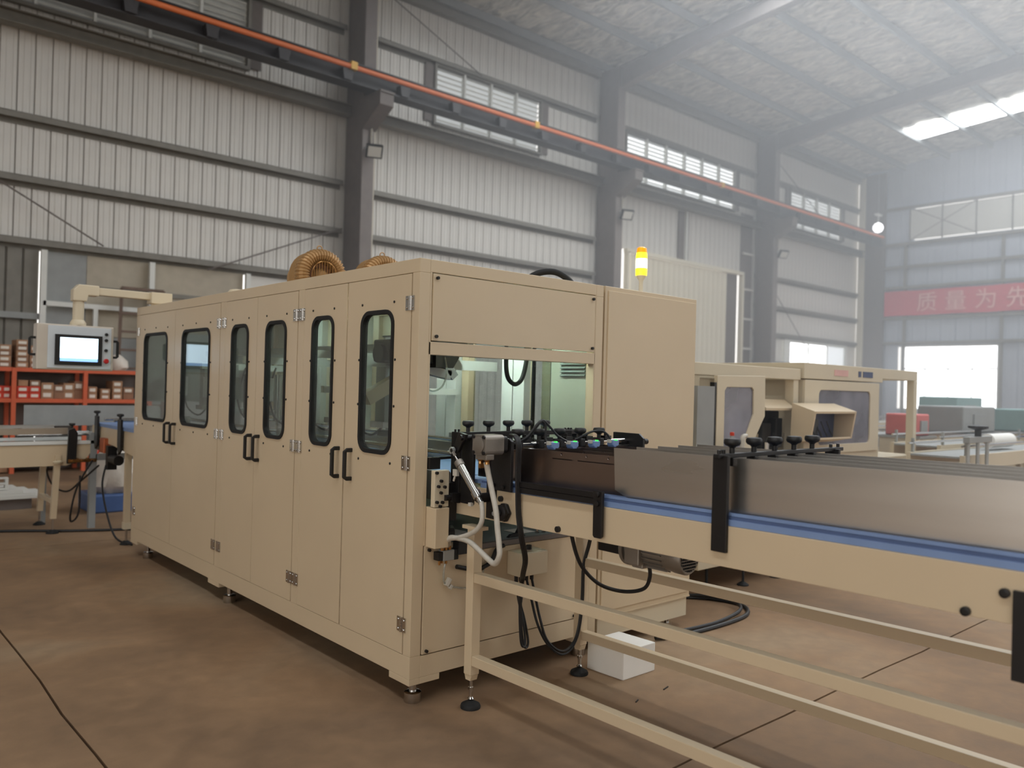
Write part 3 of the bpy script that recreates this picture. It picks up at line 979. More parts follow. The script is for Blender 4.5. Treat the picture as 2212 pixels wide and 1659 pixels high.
# pale overhead beams seen through the near windows
for y, z, h in ((3.95, 1.60, .06), (4.35, 1.44, .04), (4.75, 1.66, .05), (5.5, 1.62, .05), (6.3, 1.58, .05)):
    part(MB().box(2.35, 3.36, y, y+.04, z, z+h), 'overhead_beam', 'white')
for x, z in ((2.62, 1.70), (3.02, 1.70)):
    part(MB().box(x-.02, x+.02, 3.3, 6.9, z, z+.04), 'overhead_rail', 'galv')
# servo unit under the roof at the front opening
part(MB().box(2.33, 2.66, 3.62, 3.78, 1.62, 1.74), 'servo_housing', 'black', bevel=.01)
part(MB().cyl((2.31, 3.70, 1.665), (2.40, 3.70, 1.665), .052, 16), 'servo_motor', 'black', smooth=True)
part(MB().prism([(2.62, 1.60), (2.74, 1.60), (2.78, 1.66), (2.74, 1.76), (2.62, 1.76)], 'y', 3.60, 3.80), 'servo_cover', 'plastic')
part(MB().box(2.44, 2.50, 3.58, 3.62, 1.60, 1.69), 'valve_block', 'galv', bevel=.004)
part(MB().box(2.468, 2.482, 3.575, 3.585, 1.585, 1.605), 'indicator', 'ledo')
part(MB().bar((2.24, 3.70, 1.42), (2.60, 3.70, 1.61), .06, .07), 'diagonal_arm', 'cream2')
part(MB().bar((2.58, 3.72, 1.60), (2.80, 3.72, 1.56), .05, .05).bar((2.74, 3.72, 1.66), (2.83, 3.72, 1.55), .05, .05), 'forked_arm', 'galv')
part(MB().tube([(2.48, 3.58, 1.60), (2.50, 3.55, 1.52), (2.56, 3.55, 1.47), (2.64, 3.56, 1.50), (2.68, 3.58, 1.58), (2.68, 3.6, 1.66)], .005, 6), 'air_hose', 'clear', smooth=True)
part(MB().tube([(3.0, 3.45, 1.75), (3.0, 3.45, 1.62), (3.02, 3.45, 1.55), (3.07, 3.45, 1.52), (3.12, 3.45, 1.55), (3.15, 3.45, 1.64), (3.16, 3.45, 1.76)], .013, 8), 'corrugated_hose', 'rubber', smooth=True)
# pushers, cylinders, brackets along the line
for k, y in enumerate((4.0, 4.55, 5.1, 5.65, 6.2, 6.75)):
    part(MB().box(2.52, 2.58, y-.05, y+.05, 1.28, 1.62).box(2.5, 2.62, y-.07, y+.07, 1.25, 1.285), 'lift_column', 'alu' if k % 2 else 'grey', bevel=.003)
    part(MB().cyl((2.72, y+.1, 1.2), (2.72, y+.1, 1.55), .03, 14).cyl((2.72, y+.1, 1.1), (2.72, y+.1, 1.2), .01, 8), 'air_cylinder', 'chrome' if k % 2 else 'black', smooth=True)
    part(MB().box(2.62, 3.0, y+.05, y+.15, 1.08, 1.11), 'product_plate', 'steel')
    part(MB().box(2.42, 2.47, y+.18, y+.26, 1.36, 1.52), 'junction_box', 'white' if k % 3 else 'greyg', bevel=.004)
    part(MB().tube([(2.45, y+.2, 1.36), (2.48, y+.18, 1.25), (2.55, y+.12, 1.2), (2.6, y+.05, 1.3), (2.66, y+.08, 1.5), (2.7, y+.1, 1.6)], .007, 6), 'signal_cable', 'cable', smooth=True)
part(MB().prism([(3.62, 1.60), (3.80, 1.55), (3.86, 1.42), (3.70, 1.44)], 'x', 2.5, 2.52), 'slanted_guard', 'dsteel')
part(MB().lathe([(.07, 0), (.07, .03), (.03, .03)], (2.6, 4.02, 1.2), n=20), 'turning_wheel', 'black', smooth=True)
part(MB().box(2.9, 2.92, 3.6, 6.8, 1.07, 1.17), 'inner_guard_plate', 'steel')

# lower left corner of the opening: bolted block over a cream box
blk = part(MB().box(2.228, 2.312, 3.045, 3.075, .932, 1.104), 'bolted_block', 'cream2', bevel=.003)
for x, z in ((2.235, 1.094), (2.262, 1.055), (2.247, 1.030), (2.283, 1.026), (2.262, 1.000), (2.240, .957), (2.272, .955), (2.259, .937)):
    MB().lathe([(.0075, 0), (.0075, .012), (.004, .013)], (x, 3.045, z), (0, -1, 0), 8).build('cap_screw', 'black', blk)
part(MB().box(2.228, 2.306, 3.03, 3.12, .742, .930), 'corner_box', 'cream', bevel=.003)
part(MB().box(2.315, 2.358, 3.10, 3.16, .79, 1.09), 'side_bracket', 'black', bevel=.002)
part(MB().cyl((2.285, 3.04, .975), (2.36, 3.04, .975), .014, 10).box(2.315, 2.362, 3.02, 3.07, .955, .995), 'pivot_pin', 'black')
part(MB().box(2.322, 2.37, 3.06, 3.14, .86, 1.04).cyl((2.33, 3.1, .80), (2.37, 3.1, .80), .035, 14), 'tension_arm', 'black')
part(MB().box(2.23, 2.29, 3.09, 3.13, 1.106, 1.16).box(2.26, 2.40, 3.1, 3.12, 1.15, 1.162), 'guide_block', 'black')

# levelling feet
fp = None
for x, y in ((2.222, 3.168), (2.222, 5.34), (2.222, 7.04), (3.35, 3.168), (3.35, 5.34), (3.35, 7.04)):
    if fp is None:
        fp = MB().lathe([(.040, 0), (.041, .003), (.041, .046), (.036, .050), (.018, .050), (.018, .101)], (x, y, 0), n=18).build('levelling_foot', 'chrome', mc, smooth=True)
        f0 = (x, y)
    else:
        dup(fp, (x-f0[0], y-f0[1], 0), mc)

# solenoid valve and fittings on the lower front panel
sv = part(MB().box(2.30, 2.365, 3.058, 3.10, .672, .722), 'solenoid_valve', 'galv', bevel=.003)
MB().box(2.272, 2.30, 3.06, 3.10, .676, .716).build('end_cap', 'black', sv, bevel=.002)
MB().box(2.365, 2.39, 3.058, 3.10, .672, .722).build('coil_base', 'black', sv, bevel=.002)
MB().box(2.385, 2.437, 3.05, 3.10, .694, .762).box(2.40, 2.455, 3.055, 3.095, .75, .77).build('coil', 'plastic', sv, bevel=.003)
for x in (2.30, 2.322, 2.344):
    MB().cyl((x, 3.07, .722), (x, 3.07, .745), .008, 8).build('push_fitting', 'brass', sv)
MB().cyl((2.30, 3.07, .662), (2.30, 3.07, .672), .006, 8).cyl((2.285, 3.07, .655), (2.285, 3.07, .676), .006, 8).cyl((2.325, 3.07, .657), (2.325, 3.07, .672), .006, 8).build('lower_fitting', 'brass', sv)
part(MB().tube([(2.32, 3.07, .657), (2.315, 3.072, .62), (2.32, 3.075, .57), (2.35, 3.08, .55), (2.40, 3.085, .53), (2.48, 3.085, .52), (2.55, 3.085, .56), (2.57, 3.08, .60)], .005, 6), 'air_hose', 'clear', smooth=True)
part(MB().obox(Vector((2.345, 3.078, .565)), (.02, .02, .04), Matrix.Rotation(.6, 3, 'Y')).obox(Vector((2.362, 3.078, .54)), (.016, .016, .022), Matrix.Rotation(.6, 3, 'Y')), 'hose_coupling', 'conduit', bevel=.002)
jb = part(MB().box(2.738, 2.925, 3.00, 3.10, .548, .668), 'junction_box', 'cream2', bevel=.004)
MB().box(2.741, 2.922, 2.992, 3.002, .551, .665).build('lid', 'cream2', jb, bevel=.003)
for x in (2.745, 2.776, 2.815, 2.852):
    MB().cyl((x, 3.035, .518), (x, 3.035, .548), .010, 8).build('cable_gland', 'black', jb)
MB().cyl((2.85, 3.06, .668), (2.85, 3.06, .69), .015, 8).build('cable_gland', 'black', jb)
part(MB().tube([(2.70, 3.085, .70), (2.655, 3.085, .685), (2.62, 3.085, .631), (2.58, 3.085, .610), (2.52, 3.085, .600), (2.40, 3.085, .63)], .011, 8), 'supply_cable', 'cable', smooth=True)

# electrical cabinet
ec = empty('electrical_cabinet', (3.88, 3.35, 0), 'tall plain cream electrical cabinet beside the machine end', 'cabinet')
MB().box(3.442, 4.312, 3.112, 3.62, .205, 2.096).build('body', 'cream', ec, bevel=.003)
MB().prism(rect(3.466, 4.297, .232, 2.070), 'y', 3.104, 3.1125).build('door', 'cream', ec, bevel=.002)
MB().box(3.46, 4.300, 3.125, 3.60, .075, .205).build('plinth', 'cream2', ec)
MB().box(3.442, 4.312, 3.108, 3.62, .196, .206).build('base_flange', 'cream', ec)
for x, y in ((3.55, 3.2), (4.2, 3.2), (3.55, 3.55), (4.2, 3.55)):
    MB().lathe([(.03, 0), (.03, .03), (.014, .03), (.014, .08)], (x, y, 0), n=12).build('levelling_foot', 'chrome', ec)
h = tag(MB().tube([(3.36, 3.75, 2.075), (3.37, 3.72, 2.16), (3.43, 3.66, 2.215), (3.52, 3.6, 2.225), (3.60, 3.55, 2.17), (3.62, 3.52, 2.09)], .020, 10).build('cable_duct_hose', 'rubber', smooth=True), 'black hose arching from the machine roof onto the cabinet', 'hose')

# amber beacon
bc = empty('beacon_light', (3.98, 3.30, 2.096), 'lit amber warning beacon on the electrical cabinet', 'beacon')
MB().lathe([(.028, 0), (.028, .01), (.013, .014), (.013, .10), (.026, .12), (.032, .135)], (3.98, 3.30, 2.096), n=16).build('stem', 'sheetb', bc, smooth=True)
MB().lathe([(.036, 0), (.037, .04), (.035, .045)], (3.98, 3.30, 2.231), n=20).build('lower_lens', 'lampy', bc, smooth=True)
MB().lathe([(.036, 0), (.037, .03), (.036, .06)], (3.98, 3.30, 2.276), n=20).build('middle_lens', 'lampw', bc, smooth=True)
MB().lathe([(.036, 0), (.036, .018), (.033, .038)], (3.98, 3.30, 2.336), n=20).build('upper_lens', 'lampy', bc, smooth=True)
MB().lathe([(.033, 0), (.030, .028), (.018, .036), (.004, .038)], (3.98, 3.30, 2.374), n=20).build('cap', 'lampo', bc, smooth=True)

# two ribbed side-channel blowers on the roof
def blower(cx, cy, cz, label):
    b = empty('side_channel_blower', (cx, cy, ZT), label, 'blower', 'ribbed blowers on the machine roof')
    n, k, R = 176, 12, .131
    vs, fs = [], []
    for i in range(n):
        a = 2*math.pi*i/n
        r = .047 if (i % 4) in (0, 1) else .040
        for j in range(k):
            t = 2*math.pi*j/k
            q = R+r*math.cos(t)
            vs.append((cx+q*math.cos(a), cy+r*1.35*math.sin(t), cz+q*math.sin(a)))
    for i in range(n):
        for j in range(k):
            fs.append((i*k+j, i*k+(j+1) % k, ((i+1) % n)*k+(j+1) % k, ((i+1) % n)*k+j))
    MB().add(vs, fs).build('ribbed_ring', 'gold', b)
    MB().lathe([(.10, .03), (.15, .05), (.165, .12), (.10, .16), (.10, .28), (.08, .29)], (cx, cy+.0, cz), (0, 1, 0), 28).build('motor_housing', 'gold', b, smooth=True)
    MB().lathe([(.098, 0), (.098, .01)], (cx, cy+.018, cz), (0, 1, 0), 28).build('inner_disc', 'card2', b)
    MB().lathe([(.030, 0), (.045, .02), (.055, .04), (.055, .055)], (cx, cy-.035, cz), (0, 1, 0), 16).build('hub', 'gold', b, smooth=True)
    m = MB()
    for t in range(-4, 5):
        u = t*.019
        hh = math.sqrt(.088**2-u*u)
        m.cyl((cx+u, cy-.055, cz-hh), (cx+u, cy-.055, cz+hh), .0016, 6)
    g = []
    m.tube([(cx+.090*math.cos(a), cy-.055, cz+.090*math.sin(a)) for a in [2*math.pi*q/20 for q in range(21)]], .0025, 6, 2)
    m.build('wire_grille', 'brass', b)
    MB().tube([(cx-.012+.018*math.cos(a), cy, cz+.178+.018*math.sin(a)) for a in [2*math.pi*q/12 for q in range(13)]], .004, 6, 2).build('lifting_eye', 'gold', b)
    MB().box(cx-.13, cx+.13, cy-.03, cy+.26, ZT, ZT+.02).box(cx-.12, cx-.08, cy+.04, cy+.2, ZT, cz-.08).box(cx+.08, cx+.12, cy+.04, cy+.2, ZT, cz-.08).build('base_plate', 'gold', b)
    MB().box(cx+.05, cx+.13, cy+.1, cy+.22, cz+.10, cz+.18).build('terminal_box', 'gold', b, bevel=.005)
blower(2.545, 4.80, 2.195, 'bronze ribbed blower standing clear of the roof edge, wire grille showing')
blower(2.96, 4.70, 2.195, 'bronze ribbed blower of which only the upper ring shows above the roof')
cp = tag(MB().lathe([(.07, 0), (.07, .05), (.05, .075), (.02, .08)], (2.42, 5.84, ZT), n=18).build('roof_cap', 'cream2', smooth=True), 'small round cream cap on the machine roof edge', 'vent cap')

# operator panel on its swing arm
hp = empty('operator_panel', (2.3, 7.2, ZT), 'operator panel with a glowing screen hung from a cream swing arm', 'control panel')
M['encl'] = mat('panel_enclosure', (198, 188, 174), .45, var=.03)
en = MB().box(1.38, 1.935, 7.14, 7.27, 1.545, 1.905).build('enclosure', 'encl', hp, bevel=.008)
M['panel'] = mat('panel_face', (202, 208, 212), .45, var=.03)
MB().box(1.455, 1.915, 7.134, 7.142, 1.558, 1.892).build('front_plate', 'panel', en, bevel=.002)
sc = MB().prism([rect(1.505, 1.845, 1.585, 1.825), rect(1.540, 1.815, 1.615, 1.802)], 'y', 7.122, 7.136).build('screen_bezel', 'plastic', hp)
MB().box(1.540, 1.815, 7.128, 7.134, 1.640, 1.802).build('screen', 'screen', hp)
MB().box(1.540, 1.815, 7.128, 7.134, 1.615, 1.640).build('screen_toolbar', 'screen2', hp)
for z, mt in ((1.842, 'plastic'), (1.795, 'plastic'), (1.712, 'plastic')):
    MB().lathe([(.013, 0), (.013, .008), (.010, .018), (.008, .02)], (1.876, 7.134, z), (0, -1, 0), 12).build('push_button', mt, hp)
MB().lathe([(.012, 0), (.012, .01), (.020, .014), (.020, .024), (.014, .03)], (1.876, 7.134, 1.625), (0, -1, 0), 14).build('stop_button', 'red', hp)
for x, s in ((1.38, -1), (1.935, 1)):
    MB().prism([(x, 1.80), (x+s*.035, 1.80), (x+s*.05, 1.785), (x+s*.05, 1.665), (x+s*.035, 1.65), (x, 1.65), (x, 1.668), (x+s*.032, 1.668), (x+s*.032, 1.782), (x, 1.782)], 'y', 7.17, 7.19).build('side_handle', 'plastic', hp)
MB().cyl((1.68, 7.2, 1.905), (1.68, 7.2, 2.16), .042, 16).lathe([(.06, 0), (.06, .02), (.045, .045)], (1.68, 7.2, 1.905), n=16).build('drop_tube', 'cream2', hp, smooth=True)
MB().prism([(1.63, 2.10), (1.63, 2.19), (1.67, 2.235), (1.82, 2.235), (1.82, 2.15), (1.74, 2.15), (1.73, 2.10)], 'y', 7.15, 7.25).build('elbow', 'cream2', hp, bevel=.008)
MB().box(1.80, 2.26, 7.165, 7.235, 2.16, 2.222).build('swing_arm', 'cream2', hp, bevel=.006)
MB().box(2.22, 2.39, 7.13, 7.26, 2.13, 2.225).cyl((2.30, 7.195, ZT), (2.30, 7.195, 2.14), .06, 16).build('pivot_block', 'cream2', hp, bevel=.004)

# ------------------------------------------------------------------ outfeed conveyor (rises very slightly towards its far end)
cv = empty('outfeed_conveyor', (2.76, 1.5, 0), 'cream outfeed conveyor with blue belt and tall steel lane plates', 'conveyor')
YE = -1.6
def cpart(m, name, mt, sh=True, parent=None, **k):
    if sh: m.shear()
    return m.build(name, mt, parent or cv, **k)
sp = cpart(MB().prism([(3.106, .893), (3.106, 1.032), (YE, 1.032), (YE, .893)], 'x', 2.375, 2.387), 'side_plate', 'cream', bevel=.0015)
cpart(MB().box(3.128, 3.140, YE, 3.106, .893, 1.032), 'side_plate', 'cream', bevel=.0015)
for y, z in ((3.079, .912), (2.738, .998), (2.372, .912), (.721, .972), (.814, .905), (-.6, .95)):
    cpart(MB().lathe([(.013, 0), (.013, .012), (.007, .013)], (2.375, y, z), (-1, 0, 0), 12), 'bolt', 'black', parent=sp)
cpart(MB().box(2.396, 3.124, YE, 3.09, 1.048, 1.066), 'belt', 'belt')
cpart(MB().box(2.384, 2.394, YE, 2.9, 1.033, 1.054), 'belt_guard_strip', 'belt')
cpart(MB().box(2.390, 2.397, YE, 2.9, 1.054, 1.064), 'belt_groove', 'beltd')
cpart(MB().box(2.392, 2.404, YE, 2.62, 1.066, 1.076), 'belt_edge_lip', 'belt')
for y in (2.95, 2.2, 1.4, .5, -.5, -1.4):
    cpart(MB().box(2.387, 3.128, y-.02, y+.02, .90, .94), 'cross_member', 'cream')
# lane plates
LX = [2.425, 2.562, 2.700, 2.838, 2.975]
g0 = f0_ = None
for k, x in enumerate(LX):
    if g0 is None:
        g0 = cpart(MB().prism([(2.115, 1.098), (2.125, 1.262), (YE, 1.262), (YE, 1.072), (2.05, 1.072)], 'x', x, x+.003), 'lane_plate', 'steel')
        slot = [(y, z) for y, z in rect(2.20, 2.32, 1.183, 1.187)]
        m = MB().prism([rect(2.04, 2.98, 1.076, 1.228), rect(2.12, 2.33, 1.193, 1.198), rect(2.36, 2.48, 1.193, 1.198), rr(2.275, 2.285, 1.212, 1.222, .0049, 3), rr(2.155, 2.165, 1.212, 1.222, .0049, 3), rr(2.42, 2.43, 1.212, 1.222, .0049, 3)], 'x', x+.008, x+.010)
        f0_ = cpart(m, 'infeed_plate', 'dsteel')
    else:
        dup(g0, (x-LX[0], 0, 0))
        dup(f0_, (x-LX[0], 0, 0))
# adjusting bar with knobs over the lanes
knob0 = None
def knob(x, y, z, parent):
    """star knob on a threaded stem; z is the underside of the stem"""
    global knob0
    if knob0 is None:
        m = MB().lathe([(.0095, 0), (.0095, .020), (.014, .025), (.024, .029), (.029, .036), (.029, .046), (.025, .052), (.007, .054)], (x, y, z), n=16)
        knob0 = (m.build('clamp_knob', 'plastic', parent, smooth=True), Vector((x, y, z)))
        return
    o, p = knob0
    dup(o, Vector((x, y, z))-p, parent)
def post(y0, y1, z0, z1, name='upright_plate'):
    return MB().box(2.360, 2.375, y0, y1, z0, z1).build(name, 'black', cv, bevel=.002)
post(1.560, 1.620, .960, 1.288)
post(.655, .700, .780, 1.012)
MB().box(3.14, 3.155, 1.56, 1.62, .96, 1.288).build('upright_plate', 'black', cv, bevel=.002)
ab = MB().box(2.335, 3.215, 1.578, 1.602, 1.279, 1.294).build('adjusting_bar', 'black', cv, bevel=.002)
for x in (2.352, 2.378, 3.13, 3.19):
    MB().lathe([(.007, 0), (.007, .013), (.004, .014)], (x, 1.59, 1.294), n=8).build('cap_screw', 'black', ab)
for x in LX:
    knob(x+.005, 1.59, 1.292, ab)
    MB().box(x-.014, x+.018, 1.572, 1.608, 1.250, 1.279).build('plate_clamp', 'black', ab, bevel=.002)

# head of the conveyor: uprights, second and third knob rows
post(3.035, 3.100, .945, 1.281)
post(2.930, 3.018, .950, 1.268)
MB().box(2.360, 2.375, 2.770, 2.828, .905, 1.085).build('lower_plate', 'black', cv, bevel=.002)
ep = MB().prism([(2.655, 1.040), (2.655, 1.262), (2.675, 1.275), (2.785, 1.275), (2.790, 1.260), (2.790, 1.040)], 'x', 2.352, 2.368).build('end_plate', 'black', cv, bevel=.002)
for y, z in ((2.765, 1.062), (2.70, 1.058)):
    MB().lathe([(.010, 0), (.010, .008), (.006, .009)], (2.352, y, z), (-1, 0, 0), 10).build('bolt', 'black', ep)
MB().box(3.14, 3.155, 3.02, 3.10, .945, 1.285).build('upright_plate', 'black', cv, bevel=.002)
kb = MB().box(2.345, 3.16, 3.012, 3.036, 1.262, 1.284).build('knob_bar', 'black', cv, bevel=.002)
for x in (2.352, 2.372, 3.10, 3.14):
    MB().lathe([(.006, 0), (.006, .012), (.003, .013)], (x, 3.06 if x < 2.4 else 3.024, 1.282), n=8).build('cap_screw', 'black', kb)
for x in (2.400, 2.527, 2.655, 2.780, 2.905):
    knob(x, 3.024, 1.284, kb)
    MB().box(x-.018, x+.018, 3.008, 3.040, 1.235, 1.262).build('rod_clamp', 'black', kb, bevel=.002)
for z, r in ((1.248, .011), (1.222, .007)):
    MB().cyl((2.36, 2.70, z), (3.20, 2.70, z), r, 12).build('cross_rod', 'chrome', cv, smooth=True)
k2 = MB().box(2.44, 3.05, 2.718, 2.730, 1.252, 1.266).build('sensor_rail', 'black', cv)
for k, x in enumerate((2.428, 2.560, 2.692, 2.832, 2.966)):
    knob(x, 2.70, 1.262, k2)
    MB().box(x-.016, x+.016, 2.678, 2.722, 1.225, 1.264).build('rod_clamp', 'black', k2, bevel=.003)
    MB().box(x+.03, x+.075, 2.685, 2.715, 1.255, 1.275).lathe([(.006, 0), (.006, .014), (.003, .015)], (x+.045, 2.70, 1.275), n=8).build('sensor_bracket', 'black', k2)
MB().box(2.83, 2.88, 2.80, 2.83, 1.262, 1.300).lathe([(.006, 0), (.006, .01)], (2.845, 2.815, 1.30), n=8).lathe([(.006, 0), (.006, .01)], (2.868, 2.815, 1.30), n=8).build('bearing_block', 'black', k2, bevel=.003)
far = MB().prism([(2.60, 1.19), (2.60, 1.262), (2.63, 1.285), (2.80, 1.285), (2.80, 1.19)], 'x', 3.185, 3.20).build('far_end_plate', 'black', cv, bevel=.002)
MB().cyl((3.20, 2.70, 1.24), (3.22, 2.70, 1.24), .02, 12).cyl((3.22, 2.70, 1.24), (3.32, 2.70, 1.238), .012, 12).build('shaft_end', 'chrome', far, smooth=True)
MB().cyl((3.31, 2.70, 1.238), (3.335, 2.70, 1.238), .015, 12).build('shaft_cap', 'black', far)
for x in (2.572, 2.697, 2.845, 2.980):
    s = MB().prism([(x-.020, 1.258), (x+.022, 1.258), (x+.022, 1.238), (x+.010, 1.226), (x-.012, 1.226), (x-.020, 1.236)], 'y', 2.600, 2.640).build('photo_sensor', 'belt', cv, bevel=.002)
    MB().box(x-.002, x+.010, 2.600, 2.612, 1.257, 1.262).build('indicator_led', 'led', s)
    MB().box(x-.032, x-.018, 2.61, 2.63, 1.246, 1.262).build('plug', 'conduit', s)
# sensor leads
for pts in ([(2.40, 2.69, 1.25), (2.455, 2.67, 1.28), (2.505, 2.66, 1.335), (2.535, 2.66, 1.352), (2.556, 2.655, 1.33), (2.548, 2.645, 1.27), (2.555, 2.63, 1.255)],
            [(2.45, 2.69, 1.255), (2.48, 2.67, 1.29), (2.52, 2.66, 1.34), (2.545, 2.66, 1.355), (2.58, 2.65, 1.325), (2.62, 2.64, 1.285), (2.675, 2.625, 1.256)],
            [(2.79, 2.69, 1.26), (2.83, 2.67, 1.283), (2.88, 2.66, 1.300), (2.93, 2.65, 1.302), (2.96, 2.64, 1.285), (2.975, 2.63, 1.262)]):
    MB().tube(pts, .0055, 7).build('sensor_lead', 'cable', cv, smooth=True)

# gear head on the end plate
gh = MB().prism(rr(2.655, 2.745, 1.206, 1.294, .018, 4), 'x', 2.205, 2.31).build('gear_head', 'alu', cv, bevel=.006)
MB().prism(rr(2.662, 2.738, 1.213, 1.287, .016, 4), 'x', 2.31, 2.338).build('gear_head_flange', 'black', gh, bevel=.003)
MB().lathe([(.036, 0), (.036, .004), (.03, .006)], (2.205, 2.70, 1.25), (-1, 0, 0), 24).build('gear_cap', 'alu', gh, smooth=True)
for dy in (-.035, .035):
    for dz in (-.034, .034):
        MB().lathe([(.008, 0), (.008, .008), (.005, .008)], (2.206, 2.70+dy, 1.25+dz), (-1, 0, 0), 10).build('corner_screw', 'black', gh)
MB().cyl((2.338, 2.70, 1.25), (2.354, 2.70, 1.25), .017, 14).build('bronze_bush', 'brass', gh, smooth=True)
MB().box(2.215, 2.26, 2.66, 2.735, 1.185, 1.21).build('gear_foot', 'alu', gh, bevel=.004)
for y in (2.735, 2.69):
    MB().lathe([(.012, 0), (.014, .012), (.009, .02), (.011, .03)], (2.245, y, 1.195), (0, 0, -1), 10).build('air_fitting', 'brass', gh)
MB().box(2.24, 2.262, 2.728, 2.744, 1.145, 1.165).build('air_fitting', 'brass', gh)

# lever and slanted air cylinder
ax0, ax1 = Vector((2.30, 2.952, 1.140)), Vector((2.30, 2.829, 1.020))
ac = MB().cyl(ax0, ax1, .0185, 20).build('air_cylinder', 'chrome', cv, smooth=True)
dr = (ax1-ax0).normalized()
MB().cyl(ax0-dr*.016, ax0+dr*.012, .022, 18).build('front_cap', 'alu', ac, smooth=True)
MB().cyl(ax1-dr*.006, ax1+dr*.028, .0225, 18).cyl(ax1+dr*.028, ax1+dr*.055, .014, 12).build('rear_cap', 'chrome', ac, smooth=True)
MB().cyl(ax0-dr*.055, ax0-dr*.016, .006, 10).cyl(ax0-dr*.075, ax0-dr*.05, .010, 8).build('piston_rod', 'chrome', ac, smooth=True)
MB().lathe([(.016, -.008), (.016, .008), (.008, .009)], ax0-dr*.085, (1, 0, 0), 14).build('rod_eye', 'galv', ac, smooth=True)
MB().box(2.285, 2.30, 2.955, 2.985, 1.085, 1.115).cyl((2.292, 2.975, 1.085), (2.292, 2.985, 1.06), .005, 8).build('speed_valve', 'conduit', ac)
MB().box(2.285, 2.30, 2.845, 2.865, .96, .975).build('speed_valve', 'conduit', ac)
MB().cyl((2.30, 2.815, 1.0), (2.36, 2.815, 1.0), .022, 14).build('rear_pivot', 'black', ac, smooth=True)
MB().prism([(2.938, 1.278), (2.985, 1.285), (3.0, 1.262), (3.025, 1.215), (3.022, 1.190), (2.995, 1.190), (2.985, 1.20), (2.962, 1.235), (2.945, 1.25)], 'x', 2.315, 2.335).build('lever', 'black', cv, bevel=.003)
MB().cyl((2.30, 2.958, 1.262), (2.37, 2.958, 1.262), .013, 12).build('lever_pivot', 'black', cv)
MB().cyl((2.29, 3.008, 1.200), (2.34, 3.008, 1.200), .009, 10).build('lever_pin', 'black', cv)

# white spiral-wrapped hoses
MB().tube([(2.30, 2.790, .985), (2.295, 2.775, .955), (2.292, 2.772, .905), (2.292, 2.80, .865), (2.292, 2.85, .835), (2.295, 2.93, .806), (2.30, 3.0, .79), (2.31, 3.045, .770), (2.315, 3.065, .742)], .0115, 10).build('wrapped_hose', 'conduit', cv, smooth=True)
MB().tube([(2.248, 2.70, 1.175), (2.262, 2.697, 1.115), (2.268, 2.678, 1.046), (2.27, 2.652, .967), (2.27, 2.638, .887), (2.27, 2.625, .825), (2.27, 2.622, .776), (2.275, 2.655, .738), (2.28, 2.703, .746), (2.285, 2.786, .778), (2.29, 2.86, .800), (2.30, 2.96, .798), (2.31, 3.03, .785), (2.325, 3.065, .742)], .0125, 10).build('wrapped_hose', 'conduit', cv, smooth=True)
MB().tube([(2.30, 2.96, .80), (2.315, 3.02, .785), (2.335, 3.06, .765), (2.345, 3.07, .742)], .008, 8).build('wrapped_hose', 'conduit', cv, smooth=True)

# black cable bundle down the near side
up = [(2.345, 2.66, 1.292), (2.335, 2.62, 1.288), (2.33, 2.594, 1.255), (2.335, 2.599, 1.173), (2.34, 2.60, 1.05), (2.345, 2.598, .95), (2.36, 2.592, .85), (2.43, 2.64, .74), (2.53, 2.76, .64), (2.635, 2.88, .57)]
tails = [[(2.650, 2.90, .467), (2.655, 2.90, .352), (2.666, 2.90, .262), (2.684, 2.90, .238), (2.698, 2.905, .262), (2.694, 2.92, .36), (2.705, 2.97, .45), (2.745, 3.035, .525)],
         [(2.662, 2.905, .467), (2.668, 2.905, .352), (2.684, 2.905, .255), (2.705, 2.905, .228), (2.722, 2.91, .258), (2.712, 2.93, .36), (2.722, 2.98, .45), (2.776, 3.035, .525)],
         [(2.68, 2.93, .50), (2.70, 2.96, .44), (2.74, 2.99, .42), (2.775, 3.02, .46), (2.79, 3.035, .525)]]
for k, tl_ in enumerate(tails):
    MB().tube([(x+.009*k, y, z) for x, y, z in up] + tl_, .0062, 7).build('cable', 'cable', cv, smooth=True)
for k, dz in enumerate((0, .016)):
    MB().tube([(2.815+k*.037, 3.035, .525), (2.80+k*.03, 2.98, .44), (2.79+k*.02, 2.92, .33+dz), (2.842, 2.90, .225+dz), (2.93, 2.89, .155+dz), (3.02, 2.90, .165+dz), (3.078-.008*k, 2.905, .25), (3.10-.008*k, 2.905, .40), (3.105-.008*k, 2.905, .58), (3.12-.01*k, 2.88, .71), (3.06, 2.80, .90)], .0068, 7).build('cable', 'cable', cv, smooth=True)
MB().tube([(2.475, 2.4, .90), (2.513, 2.4, .797), (2.567, 2.4, .720), (2.652, 2.38, .648), (2.76, 2.34, .612), (2.80, 2.26, .635), (2.79, 2.22, .70), (2.77, 2.215, .765)], .0085, 8).build('motor_cable', 'cable', cv, smooth=True)

# roller bearing, bracket rail
be = cpart(MB().prism([(2.665, .945), (2.69, .985), (2.72, .985), (2.745, .945), (2.72, .905), (2.69, .905)], 'x', 2.352, 2.376), 'roller_bearing', 'black', sh=False, bevel=.006)
MB().lathe([(.036, 0), (.036, .014), (.030, .018), (.016, .018), (.016, .026), (.012, .028)], (2.353, 2.705, .945), (-1, 0, 0), 22).build('bearing_cap', 'black', be, smooth=True)
MB().cyl((2.325, 2.705, .945), (2.30, 2.705, .945), .010, 12).build('shaft', 'galv', be)
rb = cpart(MB().box(2.355, 2.372, 2.155, 2.615, 1.040, 1.064).box(2.352, 2.378, 2.16, 2.615, 1.066, 1.088), 'guide_rail', 'black', bevel=.001)
rv = MB().prism([(2.112, .930), (2.120, .922), (2.150, .922), (2.158, .930), (2.160, 1.105), (2.112, 1.105)], 'x', 2.348, 2.362).build('rail_bracket', 'black', cv, bevel=.002)
